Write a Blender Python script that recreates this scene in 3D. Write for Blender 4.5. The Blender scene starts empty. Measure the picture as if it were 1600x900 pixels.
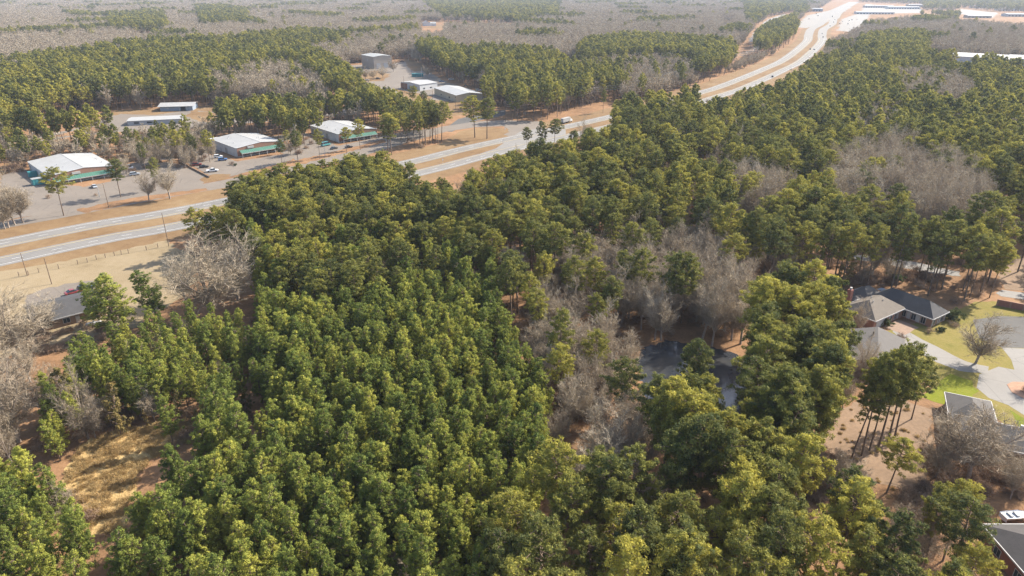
import bpy, math, random
import numpy as np
from mathutils import Vector, Matrix

random.seed(7)
rng = np.random.default_rng(7)
SC = bpy.context.scene
COL = SC.collection

# ------------------------------------------------------------------ camera
CAM_H, FPX, PITCH = 88.0, 1070.0, math.radians(24)
cd = bpy.data.cameras.new('camera')
cd.sensor_width = 36.0
cd.lens = 36.0 * FPX / 1600.0
cd.clip_start, cd.clip_end = 1.0, 30000.0
cam = bpy.data.objects.new('camera', cd)
COL.objects.link(cam)
cam.location = (0, 0, CAM_H)
cam.rotation_euler = (math.pi / 2 - PITCH, 0, 0)
SC.camera = cam
SC.render.resolution_x, SC.render.resolution_y = 1024, 576

# ------------------------------------------------------------------ light
SUN_AZ, SUN_EL = math.radians(58), math.radians(37)
w = bpy.data.worlds.new('World')
SC.world = w
w.use_nodes = True
nt = w.node_tree
bg = nt.nodes['Background']
sky = nt.nodes.new('ShaderNodeTexSky')
sky.sky_type = 'NISHITA'
sky.sun_disc = False
sky.sun_elevation = SUN_EL
sky.sun_rotation = SUN_AZ
sky.dust_density = 2.0
nt.links.new(sky.outputs[0], bg.inputs[0])
bg.inputs[1].default_value = 0.135
sd = bpy.data.lights.new('sun', 'SUN')
sd.energy = 5.0
sd.angle = math.radians(0.55)
sd.color = (1.0, 0.93, 0.82)
so = bpy.data.objects.new('sun', sd)
COL.objects.link(so)
so.location = (300, 300, 400)
sv = Vector((math.sin(SUN_AZ) * math.cos(SUN_EL), math.cos(SUN_AZ) * math.cos(SUN_EL), math.sin(SUN_EL)))
so.rotation_euler = (-sv).to_track_quat('-Z', 'Y').to_euler()
SC.view_settings.view_transform = 'Standard'
SC.view_settings.look = 'None'
SC.view_settings.exposure = 1.16
SC.view_settings.gamma = 1.0
SC.cycles.max_bounces = 6
SC.cycles.diffuse_bounces = 4
SC.cycles.glossy_bounces = 2
SC.cycles.transmission_bounces = 3
SC.cycles.volume_bounces = 1
SC.cycles.transparent_max_bounces = 4
SC.cycles.use_denoising = True
SC.cycles.denoising_prefilter = 'NONE'
SC.cycles.denoising_input_passes = 'RGB_ALBEDO_NORMAL'
SC.cycles.sample_clamp_indirect = 4.0

CP, SP = math.cos(PITCH), math.sin(PITCH)


def g(px, py, z=0.0):
    """photo pixel (1600x900) -> point of the place at height z"""
    u, v = (px - 800) / FPX, (450 - py) / FPX
    f, zz = CP + v * SP, -SP + v * CP
    t = (CAM_H - z) / -zz
    return (u * t, f * t)


def pj(x, y, z):
    dz = z - CAM_H
    f = y * CP - dz * SP
    up = y * SP + dz * CP
    return 800 + FPX * x / f, 450 - FPX * up / f


# ------------------------------------------------------------------ helpers
def tag(o, label=None, cat=None, group=None, kind=None):
    if label: o['label'] = label
    if cat: o['category'] = cat
    if group: o['group'] = group
    if kind: o['kind'] = kind
    return o


def empty(name, loc, rz=0.0, label=None, cat=None, group=None):
    o = bpy.data.objects.new(name, None)
    o.empty_display_size = 0.5
    COL.objects.link(o)
    o.location = loc
    o.rotation_euler = (0, 0, rz)
    return tag(o, label, cat, group)


def mesh_np(name, verts, faces3=None, mats=None, midx=None, smooth=False, tint=None):
    me = bpy.data.meshes.new(name)
    verts = np.asarray(verts, np.float32)
    faces3 = np.asarray(faces3, np.int32)
    n = len(faces3)
    me.vertices.add(len(verts))
    me.vertices.foreach_set('co', verts.ravel())
    me.loops.add(n * 3)
    me.loops.foreach_set('vertex_index', faces3.ravel())
    me.polygons.add(n)
    me.polygons.foreach_set('loop_start', np.arange(n, dtype=np.int32) * 3)
    if midx is not None:
        me.polygons.foreach_set('material_index', np.asarray(midx, np.int32))
    for m in (mats or []):
        me.materials.append(m)
    if smooth:
        me.polygons.foreach_set('use_smooth', np.ones(n, bool))
    if tint is not None:
        a = me.attributes.new('tint', 'FLOAT', 'FACE')
        a.data.foreach_set('value', np.asarray(tint, np.float32))
    me.update(calc_edges=True)
    me.validate()
    return me


class MB:
    """collects shapes, links them as one mesh object"""
    def __init__(s):
        s.v, s.f = [], []

    def poly(s, pts):
        b = len(s.v)
        s.v += [tuple(p) for p in pts]
        s.f.append(tuple(range(b, b + len(pts))))
        return s

    def prism(s, ring, z0, z1):
        """vertical prism over a 2-D ring"""
        n, b = len(ring), len(s.v)
        z0s = z0 if isinstance(z0, (list, tuple)) else [z0] * n
        z1s = z1 if isinstance(z1, (list, tuple)) else [z1] * n
        s.v += [(p[0], p[1], z) for p, z in zip(ring, z0s)] + [(p[0], p[1], z) for p, z in zip(ring, z1s)]
        s.f.append(tuple(range(b + n - 1, b - 1, -1)))
        s.f.append(tuple(range(b + n, b + 2 * n)))
        for i in range(n):
            j = (i + 1) % n
            s.f.append((b + i, b + j, b + n + j, b + n + i))
        return s

    def box(s, x0, x1, y0, y1, z0, z1):
        return s.prism([(x0, y0), (x1, y0), (x1, y1), (x0, y1)], z0, z1)

    def tube(s, p0, p1, r0, r1, n=6):
        p0, p1 = Vector(p0), Vector(p1)
        d = (p1 - p0).normalized()
        a = d.orthogonal().normalized()
        c = d.cross(a)
        b = len(s.v)
        for p, r in ((p0, r0), (p1, r1)):
            for k in range(n):
                t = 2 * math.pi * k / n
                s.v.append(tuple(p + a * (r * math.cos(t)) + c * (r * math.sin(t))))
        for k in range(n):
            j = (k + 1) % n
            s.f.append((b + k, b + j, b + n + j, b + n + k))
        s.f.append(tuple(range(b + n - 1, b - 1, -1)))
        s.f.append(tuple(range(b + n, b + 2 * n)))
        return s

    def mesh(s, name, mat):
        me = bpy.data.meshes.new(name)
        me.from_pydata(s.v, [], s.f)
        me.materials.append(mat)
        me.update()
        return me

    def build(s, name, mat, parent=None, bevel=0.0):
        o = bpy.data.objects.new(name, s.mesh(name, mat))
        COL.objects.link(o)
        if parent: o.parent = parent
        if bevel:
            m = o.modifiers.new('bevel', 'BEVEL')
            m.width = bevel
            m.segments = 2
        return o


def link(name, me, parent=None):
    o = bpy.data.objects.new(name, me)
    COL.objects.link(o)
    if parent: o.parent = parent
    return o


# ------------------------------------------------------------------ materials
class NT:
    def __init__(s, name):
        s.m = bpy.data.materials.new(name)
        s.m.use_nodes = True
        s.t = s.m.node_tree
        s.b = s.t.nodes['Principled BSDF']
        s.b.inputs['Specular IOR Level'].default_value = 0.3

    def n(s, typ, **kw):
        nd = s.t.nodes.new(typ)
        for k, v in kw.items():
            if k.startswith('i_'):
                nd.inputs[k[2:].replace('_', ' ')].default_value = v
            else:
                setattr(nd, k, v)
        return nd

    def l(s, a, b):
        s.t.links.new(a, b)

    def noise(s, scale, detail=4, rough=0.6, vec=None):
        nd = s.n('ShaderNodeTexNoise')
        nd.inputs['Scale'].default_value = scale
        nd.inputs['Detail'].default_value = detail
        nd.inputs['Roughness'].default_value = rough
        s.l(vec or s.pos(), nd.inputs['Vector'])
        return nd.outputs['Fac']

    def pos(s):
        if not hasattr(s, '_p'):
            s._p = s.n('ShaderNodeNewGeometry').outputs['Position']
        return s._p

    def ramp(s, fac, stops):
        nd = s.n('ShaderNodeValToRGB')
        el = nd.color_ramp.elements
        while len(el) < len(stops): el.new(0.5)
        for e, (p, c) in zip(el, stops):
            e.position = p
            e.color = (*c, 1)
        s.l(fac, nd.inputs[0])
        return nd.outputs[0]

    def mix(s, fac, a, b, mode='MIX'):
        nd = s.n('ShaderNodeMix', data_type='RGBA', blend_type=mode)
        for sock, v in ((nd.inputs[0], fac), (nd.inputs[6], a), (nd.inputs[7], b)):
            if isinstance(v, (int, float)): sock.default_value = v
            elif isinstance(v, tuple): sock.default_value = (*v, 1)
            else: s.l(v, sock)
        return nd.outputs[2]

    def math(s, op, a, b=0.0):
        nd = s.n('ShaderNodeMath', operation=op)
        for sock, v in ((nd.inputs[0], a), (nd.inputs[1], b)):
            if isinstance(v, (int, float)): sock.default_value = v
            else: s.l(v, sock)
        return nd.outputs[0]

    def col(s, c):
        if isinstance(c, tuple): s.b.inputs['Base Color'].default_value = (*c, 1)
        else: s.l(c, s.b.inputs['Base Color'])
        return s

    def rough(s, r):
        s.b.inputs['Roughness'].default_value = r
        return s

    def bump(s, h, dist=0.1, strength=0.5):
        nd = s.n('ShaderNodeBump')
        nd.inputs['Distance'].default_value = dist
        nd.inputs['Strength'].default_value = strength
        s.l(h, nd.inputs['Height'])
        s.l(nd.outputs[0], s.b.inputs['Normal'])
        return s


def simple(name, c, var=0.15, scale=0.6, rough=0.7, metal=0.0, fine=0.0):
    k = NT(name)
    lo = tuple(x * (1 - var) for x in c)
    hi = tuple(min(0.9, x * (1 + var)) for x in c)
    f = k.noise(scale, 5, 0.65)
    cc = k.ramp(f, [(0.3, lo), (0.7, hi)])
    if fine:
        f2 = k.noise(scale * 14, 3)
        cc = k.mix(fine, cc, k.ramp(f2, [(0.35, tuple(x * .6 for x in c)), (0.65, tuple(min(.9, x * 1.3) for x in c))]))
    k.col(cc).rough(rough)
    k.b.inputs['Metallic'].default_value = metal
    return k.m


def soil(name, stops, scales=(0.03, 0.25, 1.6), w=(.45, .3, .25), bump=0.35):
    """ground cover: three scales of noise through a colour ramp"""
    k = NT(name)
    a, b, c = [k.noise(s, 5, 0.65) for s in scales]
    f = k.math('ADD', k.math('ADD', k.math('MULTIPLY', a, w[0]), k.math('MULTIPLY', b, w[1])), k.math('MULTIPLY', c, w[2]))
    f = k.math('ADD', k.math('MULTIPLY', k.math('SUBTRACT', f, 0.5), 2.2), 0.5)
    k.col(k.ramp(f, stops)).rough(0.95)
    k.b.inputs['Specular IOR Level'].default_value = 0.1
    k.bump(c, 0.3, bump)
    return k.m


M = {}
M['litter'] = soil('leaf_litter', [(0.15, (0.090, 0.052, 0.029)), (0.4, (0.189, 0.108, 0.056)), (0.6, (0.261, 0.149, 0.077)), (0.85, (0.324, 0.211, 0.126))])
M['straw'] = soil('dry_grass', [(0.1, (0.103, 0.061, 0.030)), (0.4, (0.177, 0.110, 0.055)), (0.65, (0.219, 0.146, 0.076)), (0.9, (0.244, 0.183, 0.110))])
M['field'] = soil('pale_dormant_grass', [(0.1, (.15, .11, .065)), (0.4, (.235, .18, .105)), (0.65, (.27, .21, .13)), (0.9, (.20, .165, .095))], (0.05, 0.3, 2.5))
M['clearing'] = soil('tall_dead_grass', [(0.1, (0.172, 0.103, 0.040)), (0.38, (0.333, 0.218, 0.092)), (0.6, (0.437, 0.305, 0.132)), (0.85, (0.483, 0.368, 0.184))], (0.138, 0.575, 2.300), bump=0.9)
M['lawn'] = soil('winter_lawn', [(0.15, (0.098, 0.098, 0.021)), (0.4, (0.167, 0.144, 0.035)), (0.6, (0.210, 0.165, 0.052)), (0.85, (0.147, 0.147, 0.028))], (0.049, 0.280, 1.748))
M['green_lawn'] = soil('green_lawn', [(0.15, (0.082, 0.102, 0.010)), (0.5, (0.150, 0.167, 0.014)), (0.85, (0.190, 0.184, 0.027))], (0.068, 0.340, 1.700))
M['mulch'] = simple('mulch', (.34, .2, .13), .25, 1.5, .95, fine=.3)
M['dirt'] = simple('bare_red_dirt', (.205, .135, .082), .25, .1, .95, fine=.3)


def paving(name, c, var=.12):
    k = NT(name)
    a = k.noise(0.06, 5, 0.6)
    b = k.noise(0.9, 4, 0.6)
    v = k.n('ShaderNodeTexVoronoi', feature='DISTANCE_TO_EDGE')
    v.inputs['Scale'].default_value = 0.12
    k.l(k.pos(), v.inputs['Vector'])
    crack = k.ramp(v.outputs['Distance'], [(0.0, (.72, .72, .72)), (0.015, (1, 1, 1))])
    f = k.math('ADD', k.math('MULTIPLY', a, .65), k.math('MULTIPLY', b, .35))
    c1 = k.ramp(f, [(0.3, tuple(x * (1 - var) for x in c)), (0.7, tuple(x * (1 + var) for x in c))])
    k.col(k.mix(1.0, c1, crack, 'MULTIPLY')).rough(.85)
    return k.m


M['road'] = paving('worn_grey_asphalt', (0.195, 0.183, 0.167), .1)
M['lot'] = paving('weathered_lot_asphalt', (0.172, 0.144, 0.116), .16)
M['street'] = paving('dark_street_asphalt', (.085, .08, .073), .15)
M['concrete'] = paving('pale_concrete', (0.210, 0.195, 0.175), .12)
M['paint'] = simple('white_road_paint', (0.629, 0.629, 0.612), .15, .8, .7)
M['paint_y'] = simple('yellow_road_paint', (.6, .42, .08), .15, .8, .7)
k = NT('pond_water')
f = k.noise(0.12, 4, .6)
k.col(k.ramp(f, [(.35, (.026, .032, .042)), (.65, (.060, .058, .055))])).rough(.085)
k.b.inputs['Specular IOR Level'].default_value = 0.6
k.bump(k.noise(1.3, 3), .02, .15)
M['water'] = k.m


def foliage(name, dark, mid, light, transl=0.28):
    k = NT(name)
    at = k.n('ShaderNodeAttribute', attribute_name='tint')
    oi = k.n('ShaderNodeObjectInfo')
    f = k.math('ADD', k.math('MULTIPLY', at.outputs['Fac'], .5), k.math('MULTIPLY', oi.outputs['Random'], .5))
    c = k.ramp(f, [(0.12, dark), (0.5, mid), (0.9, light)])
    k.col(c).rough(.75)
    k.b.inputs['Specular IOR Level'].default_value = 0.135
    tr = k.n('ShaderNodeBsdfTranslucent')
    k.l(c, tr.inputs['Color'])
    mx = k.n('ShaderNodeMixShader')
    mx.inputs[0].default_value = transl
    k.l(k.b.outputs[0], mx.inputs[1])
    k.l(tr.outputs[0], mx.inputs[2])
    out = k.t.nodes['Material Output']
    k.l(mx.outputs[0], out.inputs['Surface'])
    return k.m


M['pine'] = foliage('pine_needles', (.078, .098, .038), (.220, .218, .052), (.47, .41, .074), .37)
M['young'] = foliage('young_pine_needles', (.092, .132, .033), (.232, .262, .053), (.46, .435, .084), .37)
M['cedar'] = foliage('cedar_foliage', (.08, .085, .03), (.17, .14, .05), (.28, .20, .07))
M['evergreen'] = foliage('shrub_leaves', (.035, .055, .02), (.07, .09, .03), (.12, .13, .05))
M['twig'] = foliage('bare_twigs', (.25, .20, .145), (.365, .30, .215), (.49, .42, .32), .1)
M['deadgrass'] = foliage('dead_grass_blades', (0.240, 0.156, 0.060), (0.432, 0.300, 0.132), (0.600, 0.456, 0.228), .2)
M['brush'] = foliage('dead_brush', (.15, .095, .065), (.27, .185, .125), (.39, .29, .2), .1)
M['bark'] = simple('pine_bark', (.16, .115, .085), .3, 2.5, .95)
M['greybark'] = simple('grey_bark', (.27, .22, .18), .3, 2.0, .95)
M['pole'] = simple('weathered_pole_wood', (.17, .12, .085), .2, 2, .9)
M['fencewood'] = simple('fence_wood', (.2, .15, .11), .25, 3, .9)
M['wire'] = simple('power_wire', (.7, .7, .68), .05, 1, .5, .6)


def metal_roof(name, c, rib=0.0):
    k = NT(name)
    f = k.noise(0.25, 4)
    f2 = k.noise(2.2, 3)
    cc = k.ramp(k.math('ADD', k.math('MULTIPLY', f, .7), k.math('MULTIPLY', f2, .3)),
                [(.3, tuple(x * .86 for x in c)), (.7, tuple(min(.85, x * 1.06) for x in c))])
    k.col(cc).rough(.55)
    return k.m


M['white_roof'] = metal_roof('white_metal_roof', (0.336, 0.332, 0.320))
M['grey_roof'] = metal_roof('pale_grey_metal_roof', (0.302, 0.302, 0.288))
M['white_metal'] = metal_roof('white_metal_siding', (0.528, 0.536, 0.544))
M['grey_metal'] = metal_roof('grey_metal_siding', (.36, .37, .39))
M['tan_metal'] = metal_roof('tan_metal_siding', (0.368, 0.320, 0.272))
M['beige'] = metal_roof('beige_siding', (0.480, 0.416, 0.296))
M['slate_metal'] = metal_roof('blue_grey_siding', (.24, .29, .35))
M['green_metal'] = metal_roof('green_metal_canopy', (.075, .18, .135))
M['teal'] = metal_roof('teal_paint', (.05, .24, .25))
M['brick'] = simple('brown_brick', (.27, .15, .105), .2, 1.2, .9, fine=.3)
M['red_brick'] = simple('red_brick', (.25, .105, .075), .2, 1.2, .9, fine=.3)
M['brown_siding'] = simple('brown_wood_siding', (.24, .16, .11), .15, 1, .85)
M['tan_shingle'] = simple('tan_shingles', (.145, .122, .098), .15, .7, .9, fine=.35)
M['grey_shingle'] = simple('grey_shingles', (0.104, 0.095, 0.087), .15, .7, .9, fine=.35)
M['dark_shingle'] = simple('dark_shingles', (.07, .064, .062), .2, .7, .9, fine=.35)
M['slate_and_shade_shingle'] = simple('charcoal_and_shade_shingles', (.066, .064, .064), .2, .7, .9, fine=.35)  # farm house's own charcoal; on the brick house wing it paints in pine shade
M['trim'] = simple('white_trim', (.38, .37, .355), .08, 1, .6)
M['glass'] = simple('window_glass', (.03, .04, .05), .2, 1, .08)
M['black'] = simple('black_rubber', (.02, .02, .02), .1, 1, .8)
M['steel'] = simple('galvanised_steel', (.45, .46, .48), .1, 1, .45, .6)


def car_paint(name, c):
    k = NT(name)
    k.col(c).rough(.28)
    k.b.inputs['Coat Weight'].default_value = .5
    return k.m


CARP = {n: car_paint(n + '_car_paint', c) for n, c in dict(
    white=(.75, .75, .74), silver=(.42, .45, .48), black=(.025, .027, .03), maroon=(.16, .02, .025),
    navy=(.03, .05, .10), red=(.22, .035, .035), blue=(.07, .16, .33), teal=(.06, .26, .27), yellow=(.6, .42, .06), grey=(.18, .19, .2)).items()}


# ------------------------------------------------------------------ polylines
def smooth_line(pts, step=12.0):
    P = [np.array(p, float) for p in pts]
    P = [2 * P[0] - P[1]] + P + [2 * P[-1] - P[-2]]
    out = []
    for i in range(1, len(P) - 2):
        n = max(2, int(np.linalg.norm(P[i + 1] - P[i]) / step))
        for t in np.linspace(0, 1, n, endpoint=False):
            a, b, c, d = P[i - 1:i + 3]
            out.append(.5 * (2 * b + (c - a) * t + (2 * a - 5 * b + 4 * c - d) * t * t + (3 * b - a - 3 * c + d) * t ** 3))
    out.append(P[-2])
    return np.array(out)


def normals(L):
    d = np.gradient(L, axis=0)
    d /= np.linalg.norm(d, axis=1)[:, None]
    return np.stack([d[:, 1], -d[:, 0]], 1)          # to the right of travel


def strip(name, L, o0, o1, z, mat, jitter=0.0):
    """a sheet along a line between two offsets (numbers or arrays)"""
    N = normals(L)
    n = len(L)
    o0 = np.broadcast_to(np.asarray(o0, float), n) + rng.normal(0, 1, n) * jitter
    o1 = np.broadcast_to(np.asarray(o1, float), n) + rng.normal(0, 1, n) * jitter
    A, B = L + N * o0[:, None], L + N * o1[:, None]
    v = [(p[0], p[1], z) for p in A] + [(p[0], p[1], z) for p in B]
    f = [(i, n + i, n + i + 1, i + 1) for i in range(n - 1)]
    me = bpy.data.meshes.new(name)
    me.from_pydata(v, [], f)
    me.materials.append(mat)
    o = link(name, me)
    if me.polygons[0].normal.z < 0: me.flip_normals()
    return tag(o, kind='structure')


def blob(ring, wob=0.0, seg=2.0):
    """a ring with its edges cut up and roughened"""
    out = []
    n = len(ring)
    for i in range(n):
        a, b = np.array(ring[i]), np.array(ring[(i + 1) % n])
        k = max(1, int(np.linalg.norm(b - a) / seg))
        for t in range(k):
            out.append(a + (b - a) * t / k + rng.normal(0, wob, 2))
    return out


def sheet(name, ring, z, mat, wob=0.0, seg=2.0):
    import bmesh
    r = blob(ring, wob, seg) if wob else ring
    bm = bmesh.new()
    f = bm.faces.new([bm.verts.new((p[0], p[1], z)) for p in r])
    bm.normal_update()
    if f.normal.z < 0: f.normal_flip()
    bmesh.ops.triangulate(bm, faces=[f])
    me = bpy.data.meshes.new(name)
    bm.to_mesh(me)
    bm.free()
    me.materials.append(mat)
    return tag(link(name, me), kind='structure')


def gp(*px):
    return [g(*p) for p in px]


# ------------------------------------------------------------------ the ground
sheet('ground', [(-6500, -250), (6500, -250), (6500, 6300), (-6500, 6300)], 0, M['litter'])

CL = smooth_line([(-360, 52), (-270, 142), (-183, 229), (-156, 254), (-131, 273), (-52, 351.5), (-15, 395), (60, 473), (118, 540), (168, 606),
                  (206, 658), (288, 790), (360, 915), (495, 1190), (560, 1345), (640, 1530), (745, 1737), (900, 2080), (1158, 2622), (1753, 3799)])
CN = normals(CL)
dist_cl = np.concatenate([[0], np.cumsum(np.linalg.norm(np.diff(CL, axis=0), axis=1))])
far_w = np.clip((CL[:, 1] - 800) / 900, 0, 1)
strip('grass_verge', CL, -32 + 6 * far_w, 26 + 2 * far_w, .02, M['straw'], .7)
strip('median', CL, -6.5, 6.5, .04, M['straw'], .2)
strip('westbound_roadway', CL, -16 - 5 * far_w, -5 + 1.5 * far_w, .06, M['road'])
strip('eastbound_roadway', CL, 5 - 1.5 * far_w, 16 + 5 * far_w, .06, M['road'])
town = CL[:, 1] > 2000
strip('town_roadway', CL[town], -24, 24, .08, M['road'])


def dashes(name, off, z=.075):
    mb = MB()
    L = CL + CN * off
    s = dist_cl
    for d0 in np.arange(20, 1500, 12.2):
        p = [np.array([np.interp(d, s, L[:, 0]), np.interp(d, s, L[:, 1])]) for d in (d0, d0 + 3.4)]
        t = (p[1] - p[0]) / np.linalg.norm(p[1] - p[0])
        nn = np.array([t[1], -t[0]]) * .09
        mb.poly([(*(p[0] + nn), z), (*(p[1] + nn), z), (*(p[1] - nn), z), (*(p[0] - nn), z)])
    return tag(mb.build(name, M['paint']), kind='structure')


M['track'] = paving('tyre_darkened_asphalt', (.155, .147, .135), .12)
for off in (-13.1, -11.4, -9.5, -7.8, 7.8, 9.5, 11.4, 13.1):
    strip('wheel_track', CL[CL[:, 1] < 1000], off - .28, off + .28, .068, M['track'], .05)
dashes('lane_marking', -10.4)
dashes('lane_marking', 10.4)
near = CL[:, 1] < 1300
for off, m in ((-14.0, 'paint'), (-6.7, 'paint_y'), (6.7, 'paint_y'), (14.0, 'paint')):
    strip('edge_line', CL[near], off - .08, off + .08, .075, M[m])

# crossover and side road at the junction
sheet('crossover', gp((742, 243), (775, 232), (812, 206), (846, 200), (884, 203), (884, 220), (842, 228), (800, 236), (760, 248)), .064, M['road'])
SR = smooth_line([g(842, 203), g(806, 201), g(775, 207), g(735, 222), g(700, 232)][:3] + [g(742, 214)], 6)
sheet('side_road', gp((846, 205), (800, 214), (778, 208), (796, 203), (786, 197), (742, 199), (700, 205), (640, 222), (560, 246), (452, 270), (360, 292), (250, 311), (90, 342), (0, 358),
                      (0, 347), (90, 330), (250, 300), (352, 281), (450, 259), (556, 235), (636, 212), (690, 198), (742, 190), (790, 188), (846, 190)), .05, M['lot'])
sheet('parking_lot', gp((0, 275), (36, 262), (70, 285), (130, 292), (172, 284), (196, 258), (224, 250), (282, 257), (328, 280), (300, 296), (200, 314), (120, 326), (0, 345)), .045, M['lot'], .4)
sheet('parking_lot', gp((285, 250), (322, 240), (345, 246), (372, 252), (470, 236), (520, 222), (450, 252), (360, 276), (330, 276)), .045, M['lot'], .4)
sheet('parking_lot', gp((440, 238), (486, 214), (530, 228), (600, 212), (640, 204), (690, 200), (640, 216), (560, 236), (470, 254)), .042, M['lot'], .4)
sheet('back_lane', gp((195, 262), (224, 246), (330, 232), (470, 205), (490, 212), (335, 240), (240, 252)), .047, M['lot'], .3)
sheet('industrial_yard', gp((520, 104), (565, 101), (610, 100), (640, 95), (665, 108), (690, 125), (760, 150), (735, 165), (690, 158), (620, 150), (560, 134), (570, 118)), .03, M['lot'], 1.0, 4)
sheet('straw_patch', gp((560, 116), (585, 110), (610, 116), (600, 126), (570, 128)), .045, M['straw'], 1.0, 4)
sheet('straw_patch', gp((632, 92), (650, 94), (668, 110), (648, 112), (636, 104)), .045, M['straw'], 1.0, 4)
sheet('straw_patch', gp((618, 138), (640, 144), (676, 150), (668, 158), (626, 150)), .045, M['straw'], 1.0, 4)
sheet('straw_patch', gp((690, 116), (720, 124), (756, 146), (738, 142), (704, 128)), .045, M['litter'], 1.0, 4)
sheet('dirt_yard', gp((620, 150), (690, 158), (745, 160), (740, 178), (700, 182), (660, 165), (610, 158)), .034, M['straw'], 1.0, 4)
sheet('side_street', gp((690, 205), (716, 186), (758, 176), (790, 172), (790, 180), (740, 190), (706, 206)), .037, M['street'])
sheet('gravel_yard', gp((150, 188), (190, 178), (240, 180), (300, 172), (345, 176), (400, 176), (470, 172), (560, 168), (560, 178), (470, 186), (395, 192), (320, 198), (250, 206), (190, 206), (110, 214), (30, 228), (30, 218), (110, 203)), .03, M['lot'], .8, 4)
sheet('straw_patch', gp((300, 173), (345, 177), (360, 186), (320, 192), (290, 182)), .045, M['straw'], 1.0, 4)
sheet('straw_patch', gp((400, 177), (470, 173), (520, 172), (470, 184), (410, 190)), .045, M['straw'], 1.0, 4)
sheet('straw_patch', gp((30, 224), (110, 206), (160, 196), (180, 204), (110, 212)), .045, M['litter'], 1.0, 4)
sheet('grass_bank', gp((120, 182), (185, 172), (245, 170), (300, 168), (345, 166), (345, 176), (250, 182), (190, 182), (140, 190)), .026, M['straw'], 1.0, 4)
sheet('rear_strip', gp((0, 262), (20, 250), (40, 246), (40, 260), (0, 275)), .03, M['straw'], .5)
sheet('rear_verge', gp((180, 240), (320, 226), (320, 236), (260, 246), (190, 252)), .033, M['straw'], .5)
sheet('rear_verge', gp((430, 192), (486, 186), (486, 196), (440, 206)), .033, M['straw'], .5)
sheet('grass_island', gp((312, 279), (335, 272), (362, 272), (352, 281), (318, 286)), .06, M['straw'], .3)
sheet('grass_island', gp((690, 222), (720, 205), (760, 198), (792, 202), (795, 207), (770, 218), (728, 226)), .06, M['straw'], .3)
sheet('planting_strip', gp((120, 327), (200, 310), (320, 294), (330, 297), (210, 317), (130, 333)), .062, M['litter'], .6)
sheet('planting_strip', gp((380, 272), (430, 258), (500, 242), (600, 218), (604, 222), (505, 248), (440, 264), (392, 277)), .062, M['litter'], .6)
sheet('west_field', gp((-150, 440), (0, 424), (90, 408), (256, 376), (300, 400), (300, 455), (255, 480), (200, 520), (120, 540), (0, 560), (-150, 560)), .03, M['field'], .8)
sheet('farm_track', gp((-40, 412), (120, 402), (256, 372), (262, 375), (170, 395), (90, 410), (0, 424), (-40, 426)), .034, M['straw'], .4)
sheet('house_drive', gp((40, 462), (90, 446), (130, 440), (158, 440), (158, 452), (100, 470), (40, 486)), .036, M['lot'], .5)
sheet('clearing', gp((84, 790), (100, 735), (130, 690), (190, 668), (290, 655), (345, 655), (345, 680), (250, 705), (215, 745), (195, 800), (190, 835), (110, 840)), .03, M['clearing'], .7)
POND = [(1002, 545), (1040, 532), (1090, 538), (1150, 552), (1182, 578), (1176, 620), (1184, 655), (1165, 690), (1135, 700), (1105, 685), (1075, 660), (1050, 640), (1008, 618), (995, 575)]
sheet('pond_bank', blob([tuple(np.array(p)) for p in gp((975, 540), (1000, 505), (1060, 490), (1130, 490), (1190, 505), (1210, 560), (1200, 690), (1180, 780), (1160, 850), (1105, 840), (1080, 760), (1040, 690), (990, 640))], .4), .02, M['litter'])
sheet('pond', gp(*POND), .04, M['water'], .45, 1.2)
sheet('pond_arm', gp((1084, 698), (1114, 698), (1122, 735), (1094, 738)), .04, M['water'], .3, 1.2)
sheet('pond_arm', gp((1112, 800), (1138, 798), (1140, 832), (1118, 830)), .04, M['water'], .3, 1.2)
sheet('bare_ground', gp((1280, 690), (1300, 640), (1380, 618), (1460, 640), (1450, 720), (1430, 770), (1320, 750)), .018, M['dirt'], .6)
sheet('bare_ground', gp((1560, 430), (1582, 400), (1640, 395), (1640, 456), (1570, 452)), .018, M['dirt'], .4)
sheet('lawn', gp((1380, 520), (1440, 500), (1500, 482), (1530, 470), (1640, 480), (1640, 560), (1580, 590), (1640, 660), (1600, 690), (1540, 640), (1480, 640), (1440, 590), (1400, 560)), .022, M['lawn'], .3)
sheet('green_lawn', gp((1440, 620), (1485, 586), (1520, 596), (1530, 612), (1515, 624), (1480, 634)), .03, M['green_lawn'], .3)
sheet('green_lawn', gp((1575, 640), (1600, 655), (1640, 680), (1640, 690), (1600, 678)), .03, M['green_lawn'], .3)
sheet('driveway', gp((1395, 518), (1402, 510), (1440, 530), (1475, 548), (1512, 566), (1545, 573), (1545, 584), (1500, 580), (1462, 566), (1425, 546)), .034, M['concrete'], .15)
sheet('street_pad', gp((1520, 500), (1560, 494), (1640, 496), (1640, 545), (1565, 543), (1530, 528)), .034, M['street'])
sheet('cul_de_sac', gp((1565, 543), (1640, 547), (1640, 672), (1605, 652), (1575, 633), (1545, 622), (1526, 606), (1530, 585), (1560, 573), (1585, 578), (1580, 562)), .038, M['concrete'])
sheet('mulch_island', gp((1573, 601), (1582, 597), (1640, 597), (1640, 634), (1600, 623), (1580, 613)), .1, M['mulch'], .1)
sheet('street_pad', gp((1518, 352), (1535, 347), (1556, 350), (1563, 358), (1545, 367), (1520, 367)), .034, M['concrete'], .2)
sheet('sidewalk', gp((1556, 458), (1566, 453), (1640, 463), (1640, 474), (1564, 463)), .034, M['concrete'])
sheet('footpath', gp((1332, 398), (1370, 400), (1420, 408), (1500, 425), (1500, 432), (1440, 425), (1380, 412), (1335, 405)), .034, M['concrete'], .25)
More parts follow.
